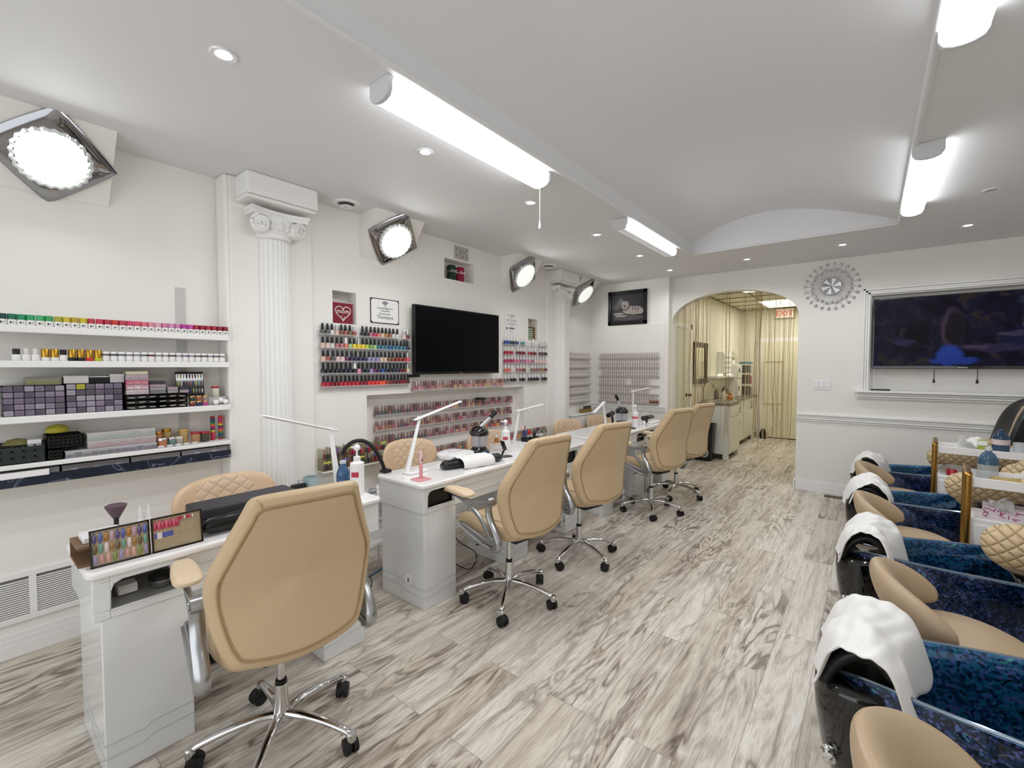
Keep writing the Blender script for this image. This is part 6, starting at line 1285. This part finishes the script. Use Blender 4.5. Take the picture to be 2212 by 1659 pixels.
def towel(x, y, z, W, L, seed, label, rz=0, hang=.10):
    rs = random.Random(seed); ph = [rs.uniform(0, 6) for _ in range(6)]
    def f(u, v):
        a = (u-.5)*2; s_ = a*W; b = (v-.5)*2
        zz = .125*math.cos(min(abs(a)*1.05, 1)*PI/2)**.8 if abs(a) < .95 else 0
        zz -= hang*max(0, abs(a)-.72)/.28*(.75+.25*math.sin(3*b+ph[0])) 
        return (s_*.94+.012*math.sin(5*b+ph[1])+.02*b*a, b*L+.014*math.sin(4*a+ph[2])+.02*a*b, zz+.006*math.sin(7*a+ph[3]+3*b)+.004*math.sin(11*b+ph[4]+4*a)+.003*math.sin(19*a-7*b+ph[5]))
    o = MB().grid(33, 21, f).build('draped_towel', TOWEL, solid=.009, sub=1, loc=(x, y, z)); o.rotation_euler = (0, 0, rz); tag(o, label, 'towel', 'white towels on the foot rests'); return o
towel(.015, 1.93, .508, .15, .225, 1, 'white towel draped over the foot rest of the nearest pedicure tub', -.10)
towel(.02, 3.17, .508, .15, .21, 2, 'white towel draped over the second pedicure tub', -.12)
towel(.02, 4.43, .508, .155, .205, 3, 'white towel draped over the third pedicure tub, flaring at one corner', .10)
towel(.02, 5.66, .508, .15, .20, 4, 'white towel draped over the pedicure tub nearest the clock wall', -.1)
def stool():
    t = thing('pedicure_stool', 'x', 'stool', (0, 0, 0))
    MB().lathe([(1e-5, .35), (.17, .35), (.20, .365), (.212, .395), (.205, .42), (.17, .437), (.08, .44), (1e-5, .44)], n=40).build('seat', STOOLT, t, loc=(.075, 0, 0))
    # curved low back wrapping the aisle side, sloping down toward the tips
    n = 27; rings = []
    for i in range(n):
        f = i/(n-1); a = PI*.5+PI*(f)*1.0; e = abs(f-.5)*2; a = PI+(f-.5)*PI*.98
        r = .205+.01*e; k = (1-e**4)**.5 if e < 1 else 0; hz = .48+.085*(1-e**1.4)*1.0; hh = (.105*(1-.22*e))*max(.30, k) ; th = .048*max(.35, k)
        c = Vector((.045+r*math.cos(a), r*math.sin(a)*.98, hz)); d = Vector((math.cos(a), math.sin(a), 0))
        rings.append([tuple(c+d*(th*math.cos(q)+.035*math.sin(q)*(1-e))+Vector((0, 0, hh*math.sin(q)))) for q in [2*PI*j/16 for j in range(16)]])
    mb = MB(); mb.loft(rings); mb.build('backrest', STOOLT, t, sub=1)
    MB().lathe([(.09, .335), (.09, .36)], n=20).build('seat_plate', BLACK, t)
    MB().lathe([(.022, .10), (.020, .335)], n=14).build('gas_piston', CHROME, t)
    for k in range(5):
        a = 2*PI*k/5+.3; c, s_ = math.cos(a), math.sin(a)
        MB().tube([(0, 0, .10), (c*.12, s_*.12, .095), (c*.20, s_*.20, .075), (c*.205, s_*.205, .05)], [.02, .015, .012, .010], 10).build('leg', CHROME, t)
        mb = MB(); o = Vector((c*.205, s_*.205, .025)); ax = Vector((-s_, c, 0)); mb.cyl(o-ax*.02, o+ax*.02, .025, n=16); mb.build('caster', RUBBER, t)
    return t
st = stool()
for i, (x, y, lb) in enumerate([(.20, 1.32, 'tan low-backed stool before the nearest pedicure tub, cut by the picture edge'), (.235, 2.50, 'tan low-backed stool between the nearest two pedicure tubs'), (.15, 3.78, 'tan low-backed stool between the second and third pedicure tubs'), (.13, 5.02, 'tan low-backed stool beside the tub nearest the clock wall')]):
    o = st if i == 0 else dup(st, lb); o['label'] = lb; o['group'] = 'tan pedicure stools'; o.location = (x, y, 0); o.rotation_euler = (0, 0, (-.1, .05, -.1, -.15)[i])
# trolleys
def trolley(x, y, label, W=.30, L=.62, top=.868):
    t = thing('salon_trolley', label, 'trolley', (x, y, 0), rz=-.09, group='white and gold salon trolleys')
    for xx in (0, L):
        mb = MB(); mb.tube(catmull([(xx, -W/2, .06), (xx, -W/2, .5), (xx, -W/2, top-.02), (xx, -W/2+.03, top+.012), (xx, W/2-.03, top+.012), (xx, W/2, top-.02), (xx, W/2, .5), (xx, W/2, .06)], 4, False), .017, 12); mb.build('gold_frame', GOLD, t)
        for s_ in (-1, 1): mb = MB(); mb.cyl((xx-.01, s_*W/2, .028), (xx+.01, s_*W/2, .028), .027, n=14); mb.build('caster', RUBBER, t)
    for nm, z in (('top_tray', top-.055), ('lower_tray', .10)):
        mb = MB(); mb.box(.02, -W/2+.01, z, L-.02, W/2-.01, z+.005); [mb.box(.02, s_*(W/2-.01)-.003, z, L-.02, s_*(W/2-.01)+.003, z+.055) for s_ in (-1, 1)]; [mb.box(q-.003, -W/2+.01, z, q+.003, W/2-.01, z+.055) for q in (.02, L-.02)]
        mb.build(nm, WPLAS, t, bevel=.004)
    MB().box(.02, -W/2+.012, .46, L-.02, W/2-.012, .635).build('drawer_case', WPLAS, t, bevel=.01); d = MB().box(.03, -W/2+.001, .475, L-.03, -W/2+.0115, .60).build('drawer', WPLAS, t, bevel=.004)
    return t
trolley(.47, 3.78, 'white trolley with gold posts holding the gold tray'); trolley(.435, 5.05, 'white trolley with gold posts nearest the clock wall')
Z1 = .8185
t = thing('gold_tray', 'shiny gold divided tray on the nearer trolley', 'tray', (.56, 3.70, Z1)); mb = MB(); mb.box(0, -.055, 0, .42, .055, .045); mb.build('tray_base', mat('gold_foil', '#e0b53c', .18, .75), t, bevel=.004); mb = MB(); [mb.box(a, -.05, .0455, a+.125, .05, .049) for a in (.01, .145, .28)]; mb.build('tray_cells', mat('gold_foil2', '#f2cf6a', .12, .6), t)
t = thing('water_bottle', 'clear water bottle with blue shoulder on the nearer trolley', 'bottle', (.565, 3.85, Z1)); MB().lathe([(.042, 0), (.046, .01), (.046, .03), (.043, .035), (.046, .05), (.046, .10)], n=26).build('bottle_body', mat('pet_clear', '#cfd8da', .06, alpha=.45, coat=.4), t); MB().lathe([(.0462, .10), (.044, .13), (.030, .16), (.016, .175), (.014, .185)], n=26).build('bottle_shoulder', mat('pet_blue', '#3c5f7c', .06, alpha=.8), t); MB().lathe([(.016, .182), (.016, .20)], n=16).build('bottle_cap', mat('cap_pale', '#c9ced0', .4), t)
t = thing('dropper_bottle', 'tiny white-capped dropper bottle behind the gold tray', 'bottle', (.70, 3.80, Z1)); MB().lathe([(.014, 0), (.015, .05), (.008, .06)], n=14).build('bottle_body', mat('clear_fluid'), t); MB().lathe([(.009, .06), (.008, .085)], n=12).build('bottle_cap', WPLAS, t)
t = thing('tool_tray', 'white tray of pale tools behind the gold tray', 'tray', (.80, 3.83, Z1)); MB().box(-.07, -.04, 0, .14, .04, .03).build('tray_body', WPLAS, t, bevel=.005); mb = MB(); [mb.tube([(-.06, -.03+.02*k, .036), (.12, -.02+.02*k, .04)], .004, 6) for k in range(3)]; mb.build('tools', mat('pale_tools', '#d9cfc9', .4), t)
t = thing('tissue_box', 'white and magenta patterned tissue box on the nearer trolley shelf', 'tissue box', (.60, 3.78, .6355), rz=-.12); MB().box(-.06, -.09, 0, .16, .06, .06).build('carton', mat('tissue_carton', '#e2d5dc', .6), t)
mb = MB(); rs = random.Random(5)
for k in range(26): a, b = rs.uniform(-.055, .15), rs.uniform(.006, .052); mb.xbox(Matrix.Translation((a, -.0905, b)) @ Matrix.Rotation(rs.uniform(0, 3), 4, 'Y'), .022, .001, .004)
for k in range(20): a, b = rs.uniform(-.05, .15), rs.uniform(-.085, .055); mb.xbox(Matrix.Translation((a, b, .0605)) @ Matrix.Rotation(rs.uniform(0, 3), 4, 'Z'), .022, .004, .001)
mb.build('printed_pattern', mat('magenta', '#a0356f', .6), t)
MB().grid(8, 8, lambda u, v: (.02+.07*(u-.5)+.02*v, .05*(v-.5)-.01, .06+.055*(1-abs(u-.5)*1.2)*(.6+.4*math.sin(5*v)))).build('tissue', TOWEL, t, solid=.001)
tag(MB().box(.79, 3.70, .636, .82, 3.74, .68).build('magenta_carton', mat('magenta2', '#b8306a', .5), bevel=.002), 'small magenta carton beside the tissue box', 'carton')
tag(MB().grid(10, 7, lambda u, v: (.55+.10*u, 3.66+.07*v+.01*math.sin(9*u), .70+.03*math.sin(5*u+4*v))).build('plastic_film', mat('film_clear', '#e4e2df', .2, alpha=.5), solid=.001), 'crumpled clear film lying over the tissue box', 'film'); bpy.data.objects['plastic_film'].location.z = .012
# things on the far trolley
t = thing('water_bottle', 'dark blue labelled water bottle on the far trolley', 'bottle', (.80, 5.02, Z1)); MB().lathe([(.046, 0), (.05, .01), (.048, .05), (.05, .06), (.050, .12)], n=26).build('bottle_body', mat('pet_deep', '#3a5570', .08, alpha=.85), t); MB().lathe([(.0505, .085), (.0505, .125)], n=26).build('paper_label', mat('label_mix', '#d8c4c0', .6), t); MB().lathe([(.049, .12), (.045, .15), (.02, .185), (.016, .20)], n=26).build('bottle_shoulder', mat('pet_navy', '#2c4560', .06, alpha=.9), t)
t = thing('juice_carton', 'green and white carton beside the blue bottle on the far trolley', 'carton', (.70, 5.02, Z1)); MB().box(-.025, -.025, 0, .025, .025, .11).build('carton_body', mat('carton_green', '#9fae4a', .5), t, bevel=.003); MB().box(-.0255, -.0255, .07, .0255, .0255, .105).build('carton_band', WPLAS, t)
t = thing('clear_cup', 'clear plastic cup beside the blue bottle on the far trolley', 'cup', (.895, 5.0, Z1)); MB().lathe([(.03, 0), (.038, .11), (.036, .11), (.028, .004), (1e-5, .003)], n=20).build('cup_body', mat('cup_clear', '#dfe2e6', .05, alpha=.4), t)
tag(MB().grid(12, 9, lambda u, v: (.60+.16*u, 5.06+.10*v, Z1+.10+.035*math.sin(6*u+1)*math.cos(4*v)+.02*math.sin(17*u+9*v))).build('crumpled_towel', TOWEL, solid=.006, sub=1), 'crumpled white tissue towel behind the green carton', 'towel'); bpy.data.objects['crumpled_towel'].location = (-.02, .01, -.02)
t = thing('lotion_lids', 'round dark lid lying in the far trolley tray', 'lid', (.53, 5.03, Z1)); MB().lathe([(.035, 0), (.036, .015), (.03, .02), (1e-5, .02)], n=22).build('lid_body', BLACK, t)
for i, x in enumerate((.60, .66)): tag(MB().lathe([(.03, 0), (.045, .012), (.044, .016), (1e-5, .006)], n=20).build('white_saucer', WPLAS, loc=(x-.01, 4.97+.10*i, Z1)), 'shallow white saucer in the far trolley tray, %s the dark lid' % ('next to' if i == 0 else 'past'), 'saucer', 'white saucers')
t = thing('grey_towel_stack', 'leaning grey folded towels at the end of the far trolley', 'towels', (1.02, 5.0, Z1)); MB().xbox(Matrix.Translation((.03, 0, .13)) @ Matrix.Rotation(.5, 4, 'Y'), .16, .16, .05).build('grey_towel', mat('grey_towel', '#a3a1a0', .9), t, bevel=.015)
t = thing('red_gift_box', 'small red wrapped box on the far trolley shelf', 'box', (.53, 4.97, .6355)); MB().box(-.03, -.025, 0, .03, .025, .045).build('box_body', mat('gift_red', '#a81e30', .35), t, bevel=.004); MB().box(-.008, -.0255, 0, .008, .0255, .0458).build('ribbon', mat('ribbon_red', '#d8606a', .4), t)
tag(MB().grid(10, 7, lambda u, v: (.45+.22*u, 5.0+.12*v, .66+.03*math.sin(7*u+5*v))).build('plastic_bag', mat('film_grey', '#cfcac4', .25, alpha=.6), solid=.001), 'crumpled clear bag on the far trolley shelf behind the red box', 'bag'); bpy.data.objects['plastic_bag'].location.z = .015
# ---------------------------------------------------------------- drop the patterns that were only copied
def _drop(o):
    for c in list(o.children): _drop(c)
    bpy.data.objects.remove(o)
for o in STORE: _drop(o)
